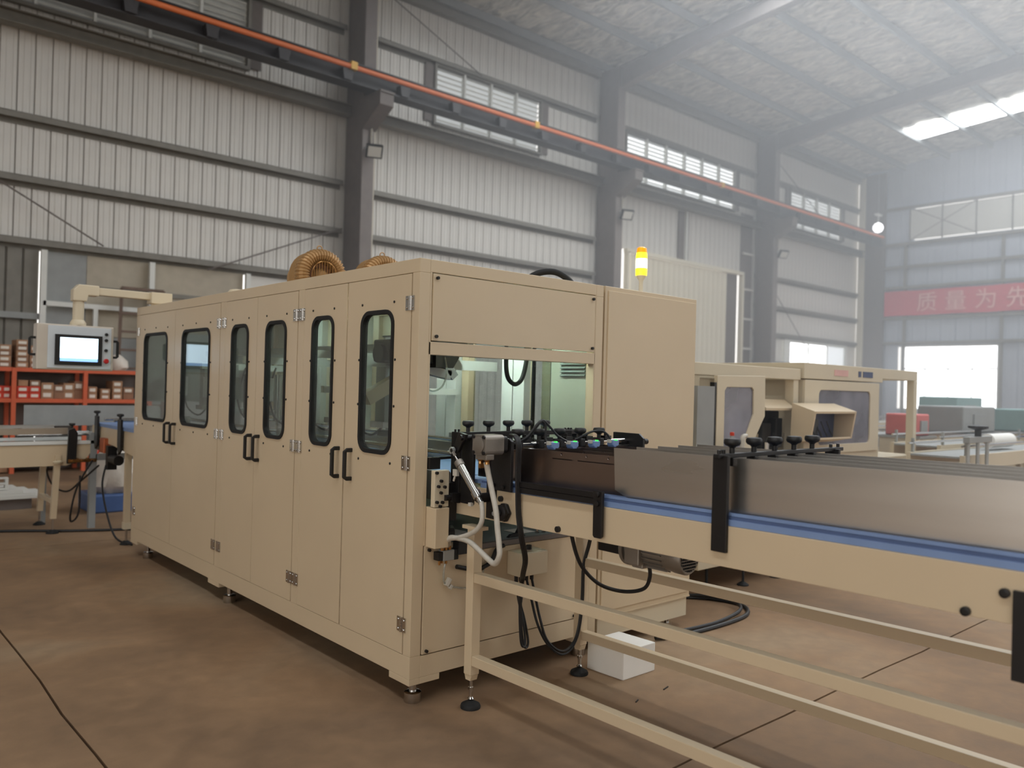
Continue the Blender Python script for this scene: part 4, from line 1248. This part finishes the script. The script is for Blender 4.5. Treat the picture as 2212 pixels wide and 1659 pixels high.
for z in (1.092, 1.057):
    MB().lathe([(.011, 0), (.011, .010), (.006, .011)], (2.348, 2.134, z), (-1, 0, 0), 10).build('bolt', 'black', rv)

# drive motor below the belt
mo = MB().cyl((2.75, 2.28, .822), (2.75, 2.03, .822), .068, 24).build('drive_motor', 'alu', cv, smooth=True)
m = MB()
for k in range(20):
    a = 2*math.pi*k/20
    m.obox(Vector((2.75+.070*math.cos(a), 2.16, .822+.070*math.sin(a))), (.012, .16, .004), Matrix.Rotation(-a, 3, 'Y'))
m.build('cooling_fin', 'alu', mo)
MB().lathe([(.082, 0), (.082, .018)], (2.75, 2.30, .822), (0, -1, 0), 24).build('motor_flange', 'alu', mo, smooth=True)
MB().box(2.68, 2.82, 2.30, 2.43, .79, .90).build('gearbox', 'black', mo, bevel=.006)
MB().lathe([(.071, 0), (.072, .05), (.066, .058)], (2.75, 2.045, .822), (0, -1, 0), 24).build('fan_cover', 'alu', mo, smooth=True)
m = MB()
for t in range(-4, 5):
    u = t*.0125
    hh = math.sqrt(.057**2-u*u)
    m.box(2.75+u-.004, 2.75+u+.004, 1.984, 1.988, .822-hh, .822+hh)
m.build('fan_grille', 'rubber', mo)
m = MB()
for t in range(-4, 5):
    u = t*.0125+.006
    hh = math.sqrt(max(0, .058**2-u*u))
    m.box(2.75-hh, 2.75+hh, 1.981, 1.985, .822+u-.0015, .822+u+.0015)
m.build('grille_wire', 'alu', mo)
MB().box(2.66, 2.70, 2.18, 2.26, .765, .87).box(2.70, 2.79, 2.19, 2.25, .745, .77).build('terminal_box', 'alu', mo, bevel=.005)

# under-frame: legs, rails, feet
lg = None
def leg(x, y, top):
    L = MB().box(x-.026, x+.026, y-.026, y+.026, .158, top).build('leg', 'cream', cv, bevel=.003)
    MB().prism([(y-.026, .158), (y+.026, .158), (y+.017, .132), (y-.017, .132)], 'x', x-.02, x+.02).build('leg_cap', 'cream', L)
    MB().cyl((x, y, .03), (x, y, .135), .0085, 12).lathe([(.014, 0), (.014, .012)], (x, y, .085), n=6).lathe([(.010, 0), (.016, .008), (.010, .016)], (x, y, .035), n=12).build('foot_spindle', 'chrome', L, smooth=True)
    MB().lathe([(.047, 0), (.048, .008), (.044, .018), (.025, .028), (.014, .034)], (x, y, 0), n=24).build('foot_pad', 'rubber', L, smooth=True)
    MB().box(x-.03, x+.03, y-.06, y+.06, top-.004, top+.012).build('top_plate', 'cream', L)
leg(2.392, 2.94, .838); leg(3.125, 2.94, .838); leg(2.392, -1.2, .93); leg(3.125, -1.2, .93)
for x, z0, z1 in ((2.392, .590, .634), (2.392, .204, .249), (3.125, .574, .618), (3.125, .190, .234)):
    cpart(MB().box(x-.022, x+.022, YE+.1, 2.914, z0, z1), 'long_rail', 'cream', bevel=.002)

# white foam block on the floor
tag(MB().prism([(3.233, 2.73), (3.492, 2.73), (3.480, 2.978), (3.222, 2.975)], 'z', .0, .152).build('foam_block', 'foam', bevel=.004), 'white foam block on the floor under the conveyor end', 'foam block')
# coiled cable lying on the floor behind the cabinet corner
tag(MB().tube([(4.20, 3.5, .012), (4.45, 3.62, .012), (4.75, 3.62, .012), (4.98, 3.42, .012), (5.02, 3.18, .012), (4.84, 3.02, .012), (4.5, 2.98, .012), (4.1, 3.0, .012), (3.9, 3.05, .02)], .014, 8).build('floor_cable', 'cable', smooth=True), 'black cable looped on the floor beside the cabinet', 'cable')
tag(MB().tube([(4.25, 3.55, .012), (4.5, 3.66, .012), (4.78, 3.64, .013), (4.95, 3.42, .038), (4.97, 3.2, .038), (4.80, 3.05, .038), (4.5, 3.03, .013), (4.15, 3.06, .012)], .012, 8).build('floor_cable', 'cable', smooth=True), 'thinner second cable lying inside the floor loop by the cabinet', 'cable')
# litter
for k, (x, y, l) in enumerate(((3.30, 2.52, .05), (3.06, 2.50, .03))):
    tag(MB().bar((x, y, .003), (x+l, y+.012, .003), .005, .005).build('cable_tie_scrap', 'black'), ('thin black cable scrap lying in front of the foam block', 'short black scrap on the floor beside the near foot')[k], 'scrap')
for k, (x, y) in enumerate(((4.44, 1.23), (3.72, 1.42))):
    tag(MB().lathe([(.008, 0), (.012, .004), (.012, .012), (.004, .016)], (x, y, 0), n=7).build('loose_nut', 'black'), ('loose dark nut on the floor near the right edge', 'loose dark nut on the floor under the conveyor rails')[k], 'nut')

# ------------------------------------------------------------------ infeed side (left)
ic = empty('infeed_conveyor', (2.3, 8.0, 0), 'short infeed conveyor with blue belt entering the machine end', 'conveyor')
MB().prism([(7.28, .80), (7.28, 1.02), (8.75, 1.02), (8.75, .90), (8.0, .86)], 'x', 2.20, 2.215).build('side_plate', 'cream', ic)
MB().prism([(7.28, .80), (7.28, 1.02), (8.75, 1.02), (8.75, .90), (8.0, .86)], 'x', 2.70, 2.715).build('side_plate', 'cream', ic)
MB().box(2.215, 2.70, 7.2, 8.75, 1.02, 1.045).build('belt', 'belt', ic)
MB().box(2.19, 2.205, 7.15, 8.5, 1.02, 1.05).build('belt_edge', 'belt', ic)
for y in (7.75, 8.5):
    MB().prism([(y-.05, 1.12), (y+.05, 1.12), (y+.05, .90), (y+.02, .80), (y-.05, .84)], 'x', 2.165, 2.185).build('bracket_plate', 'black', ic, bevel=.003)
    MB().lathe([(.01, 0), (.01, .02), (.03, .03), (.03, .045), (.02, .05)], (2.175, y, 1.12), n=14).build('clamp_knob', 'plastic', ic, smooth=True)
for y in (7.9, 8.2):
    MB().cyl((2.16, y, 1.10), (2.75, y, 1.10), .012, 10).build('cross_rod', 'chrome', ic, smooth=True)
MB().cyl((2.2, 8.05, .74), (2.2, 7.85, .74), .045, 16).box(2.16, 2.24, 8.05, 8.12, .64, .86).build('drive_motor', 'black', ic)
MB().box(2.16, 2.24, 8.2, 8.34, .78, .92).build('motor_housing', 'copper', ic, bevel=.01)
MB().box(2.2, 2.7, 8.6, 8.64, .68, .74).build('cross_bar', 'grey', ic)
for x in (2.24, 2.68):
    L = MB().box(x-.025, x+.025, 7.685, 7.735, .16, .84).build('leg', 'cream', ic)
    MB().cyl((x, 7.71, .03), (x, 7.71, .17), .01, 10).build('foot_spindle', 'chrome', L)
    MB().lathe([(.05, 0), (.05, .01), (.02, .035)], (x, 7.71, 0), n=18).build('foot_pad', 'rubber', L)
    MB().box(x-.03, x+.03, 7.68, 7.74, .14, .20).build('leg_cap', 'cream2', L)

xc = empty('cross_conveyor', (.6, 8.9, 0), 'long cream conveyor with pale rails coming in from the left frame edge', 'conveyor')
for y in (8.62, 9.18):
    MB().prism([(-1.6, .64), (-1.6, .84), (2.2, .84), (2.12, .70), (1.95, .64)], 'y', y-.008, y+.008).build('side_plate', 'cream', xc)
    MB().box(-1.6, 2.2, y-.02, y+.02, .845, .875).build('side_rail', 'white', xc)
    MB().box(-1.6, 1.95, y-.015, y+.015, .94, 1.0).build('guide_rail', 'steel', xc)
for y in (8.72, 8.84, 8.96, 9.08):
    MB().cyl((1.55, y, .93), (2.25, y, .93), .012, 8).build('guide_rod', 'chrome', xc, smooth=True)
MB().box(-1.6, 2.15, 8.64, 9.16, .80, .835).build('belt', 'grey', xc)
for x in (1.98, -.3):
    MB().prism([(x-.04, .66), (x+.04, .66), (x+.05, .95), (x+.02, 1.0), (x-.03, .98)], 'y', 8.575, 8.60).build('bracket_plate', 'black', xc, bevel=.003)
    MB().lathe([(.01, 0), (.01, .02), (.028, .03), (.028, .045)], (x, 8.59, 1.0), n=12).build('clamp_knob', 'plastic', xc)
wl = MB().prism(rr(2.18, 2.36, .78, .96, .05, 4), 'y', 8.56, 8.64).build('idler_housing', 'alu', xc, bevel=.005)
MB().lathe([(.055, 0), (.055, .02), (.02, .02)], (2.27, 8.56, .87), (0, -1, 0), 18).build('idler_wheel', 'black', wl, smooth=True)
MB().box(2.15, 2.21, 8.6, 8.66, .02, .95).build('upright_post', 'grey', xc)
m = MB()
for k in range(5):
    m.lathe([(.012, 0), (.012, .05), (.006, .06)], (1.98+k*.045, 8.58, .69+.012*(k % 2)), (0, -1, 0), 8)
m.box(1.95, 2.2, 8.57, 8.60, .67, .70)
m.build('valve_row', 'brass', xc)
for x, y in ((1.85, 8.62), (1.85, 9.18), (-.6, 8.62), (-.6, 9.18)):
    L = MB().bar((x+.02, y, .74), (x-.005, y, .14), .05, .05).build('leg', 'cream', xc)
    MB().lathe([(.035, 0), (.045, .02), (.03, .03)], (x+.02, y-.02, .66), n=12).build('leg_clamp', 'cream2', L)
    MB().cyl((x-.006, y, .03), (x-.005, y, .15), .01, 10).build('foot_spindle', 'chrome', L)
    MB().lathe([(.055, 0), (.055, .01), (.02, .035)], (x-.006, y, 0), n=18).build('foot_pad', 'rubber', L)
MB().box(1.83, 1.87, 8.62, 9.18, .28, .32).build('cross_rail', 'cream', xc)
sfp = tag(MB().prism(rect(1.70, 3.0, .985, 1.195), 'y', 9.28, 9.284).build('steel_backboard', 'galv'), 'long steel side sheet standing behind the infeed conveyors', 'steel sheet')
for x in (1.9, 2.7):
    MB().box(x-.02, x+.02, 9.284, 9.32, 0, 1.15).build('stand_post', 'grey', sfp).location = (0, 0, 0)

lx = [('black cable hanging in a long loop between the infeed conveyors', [(2.15, 8.3, .66), (2.05, 8.5, .5), (1.98, 8.7, .38), (1.9, 8.9, .42), (1.8, 8.7, .6), (1.86, 8.6, .70)]),
      ('black cable dropping from the infeed motor to the floor', [(2.16, 8.1, .68), (2.12, 8.05, .5), (2.14, 7.95, .25), (2.18, 7.8, .05), (2.26, 7.6, .012)]),
      ('thin black cable loop beside the infeed leg', [(2.12, 8.4, .7), (2.02, 8.5, .45), (1.98, 8.55, .2), (2.0, 8.6, .10), (2.05, 8.55, .2), (2.04, 8.5, .55)])]
for l, p in lx:
    tag(MB().tube(p, .009, 7).build('hanging_cable', 'cable', smooth=True), l, 'cable', 'cables round the infeed conveyors')
tag(MB().tube([(-.6, 9.0, .012), (.6, 8.95, .012), (1.4, 8.93, .012), (2.0, 8.6, .012), (2.5, 8.4, .012), (3.2, 8.3, .012)], .013, 8).build('floor_hose', 'cable', smooth=True), 'black hose crossing the floor behind the infeed feet', 'hose')
tag(MB().box(2.42, 2.98, 9.6, 10.15, .0, .20).build('blue_crate', 'bluebox', bevel=.02), 'blue crate on the floor behind the infeed conveyor', 'crate')
b = MB()
b.lathe([(.20, 0), (.26, .08), (.27, .22), (.23, .36), (.13, .45), (.05, .48)], (2.72, 9.88, .20), n=22)
for p in b.v:
    p.x += .03*math.sin(p.z*31+p.y*17)
    p.y += .03*math.sin(p.z*23+p.x*29)
tag(b.build('plastic_sack', 'bag', smooth=True), 'pale plastic sack on top of the blue crate', 'sack')
# sheet stack lying on the floor at the left edge
st = empty('sheet_stack', (1.4, 10.5, 0), 'low pile of pale sheets on dark blocks at the left frame edge', 'sheet stack')
MB().box(.5, 2.0, 10.35, 10.9, .0, .12).build('dark_block', 'column', st)
for k in range(3):
    MB().box(.4+.05*k, 2.15-.12*k, 10.3+.02*k, 10.95, .12+.03*k, .148+.03*k).build('pale_sheet', 'louver', st)
MB().prism([rect(1.45, 1.78, .215, .35)] + [rect(1.48+.1*i, 1.55+.1*i, .235+.06*j, .275+.06*j) for i in range(3) for j in range(2)], 'y', 10.42, 10.5).build('switch_plate', 'louver', st)

# orange rack with cartons
rk = empty('storage_rack', (2.9, 14.35, 0), 'orange steel storage rack full of cartons against the wall', 'rack')
for x in (1.46, 2.44, 3.42, 4.40):
    for y in (14.1, 14.62):
        MB().box(x-.03, x+.03, y-.03, y+.03, 0, 1.60).build('upright', 'rack', rk)
for z in (1.545, 1.075, .205):
    for x0, x1 in ((1.49, 2.41), (2.47, 3.39), (3.45, 4.37)):
        MB().box(x0, x1, 14.08, 14.13, z, z+.06).build('beam', 'rack', rk)
        MB().box(x0, x1, 14.6, 14.65, z, z+.06).build('beam', 'rack', rk)
        MB().box(x0, x1, 14.12, 14.62, z+.045, z+.058).build('shelf_board', 'card2', rk)
    MB().box(1.4, 4.45, 14.66, 14.67, z-.4, z+.06).build('back_sheet', 'column', rk)
cn = 0
words = ['first', 'second', 'third', 'fourth', 'fifth', 'sixth', 'seventh', 'eighth', 'ninth', 'tenth', 'eleventh', 'twelfth', 'thirteenth', 'fourteenth']
def carton(x, z, w, h, mt, label, lab=True, group='cartons on the orange rack', y=14.14):
    o = empty('carton', (x, y+.2, z), label, 'carton', group)
    MB().box(x-w/2, x+w/2, y, y+.38, z, z+h).build('box', mt, o, bevel=.004)
    if lab:
        MB().box(x-w*.34, x+w*.30, y-.002, y, z+h*.22, z+h*.72).build('paper_label', 'label', o)
lev = ['bottom', 'second', 'third', 'fourth']
# top shelf: three stacks of small cartons
for s, (x, n) in enumerate(((2.32, 4), (2.55, 4), (2.73, 4))):
    for k in range(n if s != 1 else 5):
        mt = 'card' if (k+s) % 2 else 'card2'
        nm = ('bottom', 'second', 'third', 'fourth', 'topmost')[k]
        carton(x, 1.605+k*.085, .165, .083, mt, 'brown carton, %s of the %s stack on the top shelf' % (nm, ('leftmost', 'tallest middle', 'rightmost')[s]), group='cartons on the top shelf')
# middle shelf
mid = [(2.22, .095, 'redbox', 2, .2), (2.36, .095, 'redbox', 2, .10), (2.57, .095, 'redbox', 2, .16), (2.73, .095, 'redbox', 2, .15), (2.90, .125, 'card', 2, .17), (3.06, .11, 'card2', 2, .14), (3.20, .125, 'card', 2, .15), (3.34, .14, 'card2', 2, .13), (3.54, .10, 'card', 2, .13), (3.73, .085, 'card', 2, .14), (3.91, .10, 'card', 3, .15), (4.08, .10, 'card2', 2, .16)]
for s, (x, h, mt, n, w) in enumerate(mid):
    for k in range(n):
        kind = 'red' if mt == 'redbox' else 'brown'
        carton(x, 1.135+k*h, w, h-.003, mt, '%s carton, %s of the %s stack along the middle shelf' % (kind, lev[k], words[s]), group='cartons on the middle shelf', lab=(mt != 'card2' or k == 1))
carton(2.57, 1.135+.19, .13, .09, 'card', 'brown carton lying on the third red stack of the middle shelf', False, 'cartons on the middle shelf')
carton(2.73, 1.135+.19, .14, .09, 'card2', 'brown carton with a label lying on the fourth red stack of the middle shelf', True, 'cartons on the middle shelf')
# low shelf
for s, (x, mt, w) in enumerate(((2.35, 'card', .18), (2.62, 'card', .22), (2.83, 'redbox', .16), (3.02, 'card2', .18), (3.60, 'redbox', .12), (3.75, 'label', .1))):
    carton(x, .265, w, .12, mt, '%s carton, %s along the low shelf of the rack' % ('red' if mt == 'redbox' else 'pale' if mt == 'label' else 'brown', words[s]), mt != 'label', 'cartons on the low shelf')
carton(2.30, .02, .2, .2, 'card', 'brown carton on the floor under the low rack shelf', False, 'cartons on the low shelf')
b = MB().lathe([(.10, 0), (.14, .05), (.13, .16), (.08, .24), (.02, .27)], (3.95, 14.3, 1.605), n=16)
for p in b.v:
    p.x += .025*math.sin(p.z*41+p.y*17)
tag(b.build('plastic_bag', 'bag', smooth=True), 'crumpled white bag on the top rack shelf by the ladder', 'bag')
b = MB().lathe([(.10, 0), (.12, .04), (.06, .10), (.02, .11)], (3.66, 14.3, 1.605), n=16)
tag(b.build('plastic_bag', 'bag', smooth=True), 'small flat white bag on the top rack shelf', 'bag')
b = MB().lathe([(.16, 0), (.2, .08), (.12, .25), (.03, .3)], (2.02, 14.36, .264), n=16)
for p in b.v:
    p.x += .03*math.sin(p.z*37+p.y*19)
tag(b.build('plastic_bag', 'bag', smooth=True), 'grey plastic bag on the low shelf at the left edge', 'bag')
# ladder leaning behind the rack
ld = empty('ladder', (4.45, 14.85, 0), 'brown wooden ladder standing behind the rack', 'ladder')
for x0, x1 in ((4.06, 4.20), (4.86, 4.90)):
    MB().bar((x0, 14.78, 0), (x1, 15.1, 3.06), .05, .06).build('stile', 'wood', ld)
for k in range(9):
    t = .12+k*.105
    MB().bar((4.06+.14*t, 14.78+.32*t, 3.06*t), (4.86+.04*t, 14.78+.32*t, 3.06*t), .04, .04).build('rung', 'wood', ld)
MB().bar((4.2, 15.1, 3.06), (4.9, 15.1, 3.06), .05, .05).build('rung', 'wood', ld)

# ------------------------------------------------------------------ machines in the background (right)
def feet(parent, pts):
    for x, y in pts:
        MB().lathe([(.045, 0), (.045, .01), (.015, .03), (.010, .03), (.010, .205)], (x, y, 0), n=14).build('levelling_foot', 'rubber', parent)
m1 = empty('cartoning_machine', (5.9, 4.1, 0), 'cream machine with an open windowed door behind the outfeed conveyor', 'machine')
MB().box(4.95, 6.54, 3.50, 4.6, .20, .93).build('base', 'cream2', m1, bevel=.005)
MB().box(4.93, 6.57, 3.47, 4.62, .93, .955).build('table_top', 'galv', m1)
MB().box(5.0, 6.56, 3.62, 3.72, 1.635, 1.73).box(5.0, 5.1, 3.721, 4.399, 1.635, 1.73).box(6.46, 6.56, 3.721, 4.399, 1.635, 1.73).box(5.0, 6.56, 4.4, 4.5, 1.635, 1.73).build('top_frame', 'cream2', m1, bevel=.004)
for x, y in ((5.05, 3.67), (6.50, 3.67), (5.05, 4.45), (6.50, 4.45)):
    MB().box(x-.04, x+.04, y-.04, y+.04, .95, 1.634).build('corner_post', 'cream2', m1)
od = MB().prism([[(5.075, .96), (5.075, 1.632), (5.726, 1.645), (5.732, 1.33), (5.60, 1.158), (5.50, .96)], [(5.176, 1.06), (5.174, 1.52), (5.20, 1.548), (5.54, 1.552), (5.566, 1.53), (5.57, 1.345), (5.44, 1.12), (5.40, 1.06)]], 'y', 3.46, 3.49).build('open_door', 'cream2', m1, bevel=.003)
MB().prism([(5.176, 1.06), (5.174, 1.52), (5.20, 1.548), (5.54, 1.552), (5.566, 1.53), (5.57, 1.345), (5.44, 1.12), (5.40, 1.06)], 'y', 3.472, 3.478).build('window_pane', 'pane2', od)
MB().box(4.82, 5.03, 3.45, 3.48, .55, 1.55).build('grey_side_panel', 'grey', m1)
MB().box(5.04, 5.065, 3.46, 3.50, .96, 1.58).build('hinge_gap', 'black', m1)
MB().box(6.0, 6.44, 3.75, 3.9, .96, 1.36).box(6.06, 6.2, 3.68, 3.749, 1.0, 1.26).box(6.28, 6.38, 3.68, 3.749, 1.05, 1.30).build('mechanism', 'black', m1, bevel=.008)
MB().box(6.0, 6.45, 3.7, 3.74, 1.14, 1.17).cyl((6.1, 3.66, .96), (6.1, 3.66, 1.1), .02, 10).cyl((6.22, 3.66, .96), (6.22, 3.66, 1.12), .016, 10).build('mechanism_rods', 'chrome', m1)
MB().prism([(3.60, 1.37), (3.60, 1.39), (3.70, 1.46), (3.90, 1.46), (3.90, 1.37)], 'x', 5.98, 6.44).build('cream_hood', 'cream', m1)
feet(m1, ((5.1, 3.53), (5.59, 3.53), (6.06, 3.53), (6.45, 3.53), (5.1, 4.5), (6.45, 4.5)))
m2 = empty('wrapping_machine', (7.4, 4.2, 0), 'cream wrapping machine with a wide pane and a tilted console box', 'machine')
MB().box(6.60, 8.10, 3.62, 4.8, .12, .98).build('base', 'cream2', m2, bevel=.005)
fp2 = MB().prism([rect(6.60, 8.05, .98, 1.64), rr(6.85, 7.86, 1.06, 1.555, .05, 5)], 'y', 3.60, 3.63).build('front_panel', 'cream2', m2, bevel=.003)
MB().prism(rr(6.85, 7.86, 1.06, 1.555, .05, 5), 'y', 3.612, 3.618).build('window_pane', 'pane2', fp2)
MB().box(6.60, 6.66, 3.631, 4.8, .98, 1.64).build('side_panel', 'cream2', m2)
MB().box(8.0, 8.05, 3.631, 4.8, .98, 1.64).build('side_panel', 'cream2', m2)
MB().box(6.58, 8.12, 3.60, 4.8, 1.65, 1.79).build('top_box', 'cream2', m2, bevel=.004)
for x, w, mt in ((7.25, .26, 'pinkpaper'), (7.62, .05, 'navy'), (7.72, .06, 'navy'), (7.82, .14, 'navy')):
    MB().box(x-w/2, x+w/2, 3.595, 3.6, 1.69, 1.745).build('sticker', mt, m2)
cx0, cx1 = 6.36, 7.05
SD = [(3.57, 1.435), (3.36, 1.37), (3.40, 1.13), (3.58, 1.09)]
cb = MB().prism(SD, 'x', cx1, cx1+.025).build('tilted_console', 'cream', m2)
MB().prism(SD, 'x', cx0-.025, cx0).build('console_side', 'cream', cb)
MB().prism([(3.57, 1.435), (3.36, 1.37), (3.362, 1.352), (3.57, 1.415)], 'x', cx0, cx1).build('console_top', 'cream', cb)
MB().prism([(3.57, 1.415), (3.55, 1.41), (3.565, 1.10), (3.58, 1.10)], 'x', cx0, cx1).build('console_back', 'navy', cb)
MB().prism([(3.58, 1.09), (3.40, 1.13), (3.402, 1.145), (3.575, 1.105)], 'x', cx0, cx1).build('console_floor', 'cream', cb)
MB().bar((6.9, 3.575, 1.25), (6.9, 3.63, 1.25), .2, .2).build('console_bracket', 'cream2', cb)
for k in range(4):
    MB().tube([(6.5+.1*k, 3.5, 1.28), (6.52+.1*k, 3.46, 1.17), (6.58+.09*k, 3.47, 1.155), (6.62+.09*k, 3.52, 1.2)], .006, 6).build('console_cable', 'cable', cb)
MB().box(6.5, 6.62, 3.48, 3.545, 1.16, 1.30).build('console_switchgear', 'black', cb)
MB().box(8.12, 9.0, 3.62, 3.7, 1.69, 1.79).box(8.92, 9.0, 3.62, 3.7, .901, 1.689).box(8.92, 9.0, 4.5, 4.58, .901, 1.689).box(8.12, 9.0, 4.5, 4.58, 1.69, 1.79).box(8.12, 9.0, 3.62, 4.58, .5, .9).box(8.9, 9.0, 3.701, 4.499, 1.69, 1.79).build('open_frame', 'cream2', m2, bevel=.004)
MB().cyl((8.22, 3.9, 1.10), (8.22, 3.9, 1.45), .12, 18).box(8.12, 8.34, 3.78, 4.02, .9, 1.1).build('blue_motor', 'navy', m2, bevel=.004)
feet(m2, ((6.7, 3.7), (8.0, 3.7), (6.7, 4.7), (8.0, 4.7)))
MB().box(8.2, 8.95, 3.7, 4.5, .0, .5).build('lower_cabinet', 'cream2', m2)
# drinking bottle on the table edge
bt = empty('water_bottle', (5.145, 3.37, 1.01), 'clear water bottle with a red cap behind the lane plates', 'bottle')
sh_ = MB().box(5.0, 5.6, 3.30, 3.47, .985, 1.008).box(5.0, 5.6, 3.455, 3.47, .90, .985).build('side_shelf', 'galv', m1)
MB().lathe([(.030, 0), (.032, .01), (.032, .11), (.030, .135), (.018, .165), (.013, .175), (.013, .19)], (5.145, 3.37, 1.009), n=18).build('bottle_body', 'clear', bt, smooth=True)
MB().lathe([(.016, 0), (.016, .022), (.012, .026)], (5.145, 3.37, 1.192), n=14).build('cap', 'redbox', bt, smooth=True)
MB().tube([(5.28, 3.37, 1.0), (5.28, 3.37, 1.14), (5.29, 3.37, 1.18), (5.33, 3.37, 1.187)], .018, 10).build('spout_pipe', 'conduit', sh_, smooth=True)
# long table conveyors farther off
def line(name, x0, x1, y, z, w, label, mt='white'):
    o = empty(name, ((x0+x1)/2, y, 0), label, 'conveyor', 'conveyors in the far hall')
    for yy in (y-w/2, y+w/2):
        MB().box(x0, x1, yy-.02, yy+.02, z-.14, z).build('side_plate', mt, o)
        MB().cyl((x0, yy, z+.09), (x1, yy, z+.09), .012, 8).build('guide_rail', 'chrome', o)
    MB().box(x0, x1, y-w/2+.02, y+w/2-.02, z-.03, z-.012).build('belt', 'grey', o)
    n = max(2, int((x1-x0)/1.6)+1)
    for k in range(n):
        xx = x0+.1+(x1-x0-.2)*k/(n-1)
        for yy in (y-w/2, y+w/2):
            MB().box(xx-.025, xx+.025, yy-.025, yy+.025, 0, z-.14).build('leg', 'cream2', o)
            MB().box(xx-.012, xx+.012, yy-.012, yy+.012, z, z+.14).build('rail_post', 'galv', o)
    return o
line('far_conveyor', 8.4, 14.0, 3.2, .96, .5, 'pale conveyor with thin guide rails just behind the lane plates', 'cream2')
line('far_conveyor', 10.0, 20.0, 5.2, .98, .6, 'long white conveyor in the middle of the far hall')
line('far_conveyor', 13.0, 26.0, 7.6, 1.0, .6, 'long pale conveyor nearest the end-wall window', 'cream2')
tw = empty('film_stand', (8.6, 3.15, 0), 'clamp stand with a round hand knob on the far conveyor', 'stand')
for x in (8.35, 8.6, 8.85):
    MB().cyl((x, 2.88, 0), (x, 2.88, 1.13), .018, 8).build('rod', 'galv', tw)
MB().box(8.3, 8.9, 2.85, 2.91, 1.09, 1.15).build('cross_head', 'grey', tw, bevel=.005)
MB().lathe([(.03, 0), (.03, .06), (.09, .08), (.09, .10), (.03, .11)], (8.6, 2.88, 1.15), n=16).build('hand_knob', 'plastic', tw)
def bm_(name, x, y, w, d, h, z, mt, label, cat='machine'):
    o = empty(name, (x, y, 0), label, cat, 'equipment in the far hall')
    MB().box(x-w/2, x+w/2, y-d/2, y+d/2, .1, z).build('base', 'cream2', o, bevel=.01)
    MB().box(x-w/2+.05, x+w/2-.05, y-d/2+.05, y+d/2-.05, z, z+h).build('housing', mt, o, bevel=.02)
    MB().box(x-w/2-.02, x+w/2+.02, y-d/2-.02, y+d/2+.02, z-.03, z).build('table_top', 'galv', o)
    MB().box(x-w*.2, x+w*.2, y-d/2+.03, y-d/2+.055, z+h*.2, z+h*.7).build('front_plate', 'grey', o)
    feet(o, ((x-w*.4, y-d*.4), (x+w*.4, y-d*.4), (x-w*.4, y+d*.4), (x+w*.4, y+d*.4)))
    return o
M['palered'] = mat('pale_red_paint', (206, 104, 98), .5)  # pale, pinkish red
bm_('red_unit', 10.9, 4.5, .5, .5, .28, 1.02, 'palered', 'red unit standing right of the open cream frame')
bm_('grey_hopper', 12.3, 4.4, 1.3, .7, .36, 1.05, 'grey', 'grey slanted unit beside the red unit')
bm_('green_unit', 14.4, 4.2, 1.1, .7, .34, 1.04, 'greenbox', 'grey-green machine with a pale frame in the far hall')
bm_('blue_unit', 12.6, 6.3, .9, .8, .40, .95, 'navy', 'dark blue unit under the bright end window')
bm_('green_unit', 17.0, 6.2, 1.4, .8, .5, 1.05, 'greenbox', 'larger green machine farther behind the first green one')
bm_('cream_unit', 18.5, 9.2, 1.6, 1.0, .6, 1.05, 'cream2', 'cream machine block far off under the banner')
bm_('cream_unit', 15.5, 9.2, 2.0, 1.0, .55, 1.0, 'cream2', 'cream machine block far off left of the end window')
tl = line('sloping_table', 9.3, 12.0, 3.75, 1.0, .5, 'pale sloping product table behind the clamp stand', 'cream2')
dw = empty('film_roll', (10.3, 3.3, 1.05), 'pale film roll lying on the far conveyor', 'film roll')
MB().cyl((9.9, 3.22, 1.05), (10.6, 3.22, 1.05), .08, 18).build('film', 'foam', dw, smooth=True)
MB().cyl((9.86, 3.22, 1.05), (10.64, 3.22, 1.05), .03, 12).build('core', 'card', dw)
for k, (x, y, mt, l) in enumerate(((13.3, 3.1, 'bluebox', 'blue crate at the end of the near far-hall conveyor'), (12.4, 3.25, 'bluebox', 'blue crate in the middle of the near far-hall conveyor'), (15.0, 5.2, 'greenbox', 'green crate on the long white conveyor'), (13.6, 5.2, 'redbox', 'red crate on the long white conveyor'), (16.6, 5.2, 'bluebox', 'blue crate on the long white conveyor'))):
    z = .95 if y < 4 else .97
    o = MB().prism([rect(x-.2, x+.2, y-.15, y+.15), rect(x-.18, x+.18, y-.13, y+.13)], 'z', z, z+.2).box(x-.19, x+.19, y-.14, y+.14, z, z+.015).build('crate', mt)
    tag(o, l, 'crate', 'crates in the far hall')
